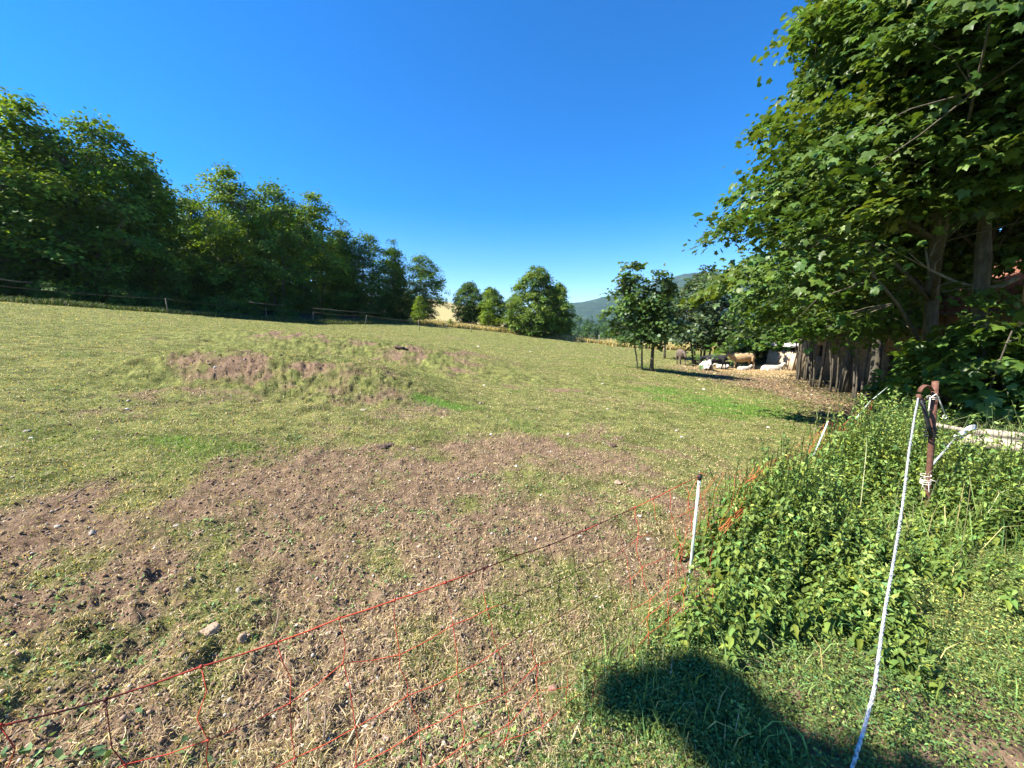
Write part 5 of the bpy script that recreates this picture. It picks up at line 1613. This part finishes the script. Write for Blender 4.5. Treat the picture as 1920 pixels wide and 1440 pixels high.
def make_cattle():
    def spot(px, row, ymax):
        x, y = on_ground(px, row)
        if y > ymax: y = ymax; x = col_x(px, y, -1.5)
        return x, y, g1(x, y)
    x, y, z = spot(1276, 684, 38)
    make_cow('cow', 'dark brown cow standing head-on to the left of the sheaf of stems', M['cow_brown'], (x, y, z), math.radians(-100), 1.0, 'stand', False, .25)
    x, y, z = spot(1333, 692, 36)
    make_cow('cow', 'black cow standing side-on behind the resting white cow', M['cow_black'], (x + .35, y, z), math.radians(155), .84, 'stand', False, .22)
    x, y, z = spot(1324, 694, 33)
    make_cow('cow', 'white cow with grey patches resting on the ground facing us, nearest the tree shadow', M['cow_white'], (x, y, z), math.radians(-104), .92, 'lie', True)
    x, y, z = spot(1391, 692, 34)
    make_cow('cow', 'big golden fawn cow with horns, standing side-on in full sun', M['cow_yellow'], (x, y, z), math.radians(176), 1.02, 'stand', True, .12, 1.1)
    x, y, z = spot(1355, 692, 33)
    make_cow('calf', 'small white calf sitting up between the white cow and the golden cow', M['calf_white'], (x, y, z), math.radians(160), .52, 'lie', False)
    x, y, z = spot(1395, 692, 32)
    make_cow('calf', 'white calf lying flat in front of the golden cow', M['calf_white'], (x, y, z - .12), math.radians(10), .62, 'lie', False)
    x, y, z = spot(1447, 690, 32.5)
    make_cow('calf', 'white animal lying low between the golden cow and the shed', M['calf_white'], (x, y, z - .25), math.radians(3), .95, 'lie', False)
make_cattle()

# added unseen tree, its bough shaped to cast the lower right shadow
def make_added_shade_tree():
    tz = math.tan(SUN_EL)
    poly = [(1215, 1262), (1300, 1245), (1375, 1275), (1425, 1345), (1590, 1392), (1700, 1425), (1800, 1465), (1850, 1560), (1500, 1600), (1370, 1450), (1350, 1385), (1300, 1325), (1200, 1315), (1180, 1290)]
    G = [on_ground(*p) for p in poly]
    rg = random.Random(77); cl = []
    def inside(x, y):
        c = False; n = len(G)
        for i in range(n):
            x1, y1 = G[i]; x2, y2 = G[i - 1]
            if (y1 > y) != (y2 > y) and x < (x2 - x1) * (y - y1) / (y2 - y1) + x1: c = not c
        return c
    xs = [g[0] for g in G]; ys = [g[1] for g in G]
    while len(cl) < 150:
        x = rg.uniform(min(xs), max(xs)); y = rg.uniform(min(ys), max(ys))
        if inside(x, y):
            h = 7.0 + rg.uniform(-.35, .35); z = g1(x, y) + h; t = h / -sdir.z
            cl.append((x - sdir.x * t, y - sdir.y * t - .05, z))
    base = Vector((-8.4, -2.6, g1(-8.4, -2.6)))
    rs = RS(5)
    for k in range(160):      # the rest of the crown, shading only ground behind the view
        a = rg.uniform(0, 6.28); r = 2.6 * rg.random() ** .5
        cl.append((base.x + 1.0 + r * math.cos(a), base.y - 4.0 + r * .8 * math.sin(a), base.z + rg.uniform(4.5, 8.8)))
    e = empty('maple_tree', base, 'added unseen maple whose bough is shaped to shade the lower right corner', 'tree')
    C = np.array(cl) - np.array(base); n = len(C); per = 26
    ci = np.repeat(np.arange(n), per); m_ = len(ci)
    sp = np.where(np.arange(n) < 150, .035, .4)[ci][:, None]
    P = C[ci] + rs.normal(0, 1, (m_, 3)) * sp
    Nn = np.array([0, 0, 1.0]) + rs.normal(0, .5, (m_, 3)); T = rs.normal(0, 1, (m_, 3))
    V, Fc, Ct = leaves_arrays(P, Nn, T, np.where(np.arange(n) < 150, .075, .17)[ci] * (.7 + .6 * rs.rand(m_)), tints(rs, m_, GREEN, .2, .1), 'maple')
    link_mesh('crown', raw_mesh('crown', V, Fc, False, Ct), M['leaf'], e)
    w = MB(); w.tube([(0, 0, -.2), (.1, 0, 2.5), (.4, -.3, 5), (.8, -.8, 8)], [.22, .17, .12, .04], 10)
    c0 = Vector(np.mean(C[:150], 0)); w.tube([(.2, 0, 4.0), c0 * .5 + Vector((0, -.2, 2.4)), c0 - Vector((.2, .4, .1)), c0 + Vector((.3, .2, 0))], [.09, .06, .03, .01], 7)
    w.build('trunk', M['bark'], e, True)
make_added_shade_tree()

#SECTION: haze
def make_haze():
    mb = MB(); mb.box((0, 500, 190), (9200, 9400, 440))
    m = bpy.data.materials.new('haze'); m.use_nodes = True; nt = m.node_tree
    nt.nodes.remove(nt.nodes['Principled BSDF'])
    v = nt.nodes.new('ShaderNodeVolumePrincipled')
    v.inputs['Color'].default_value = (.55, .74, 1.0, 1); v.inputs['Density'].default_value = HAZE; v.inputs['Anisotropy'].default_value = 0.1
    nt.links.new(v.outputs[0], nt.nodes['Material Output'].inputs['Volume'])
    tag(mb.build('haze', m), 'thin blue summer haze in the air', kind='stuff')
HAZE = .00008
make_haze()
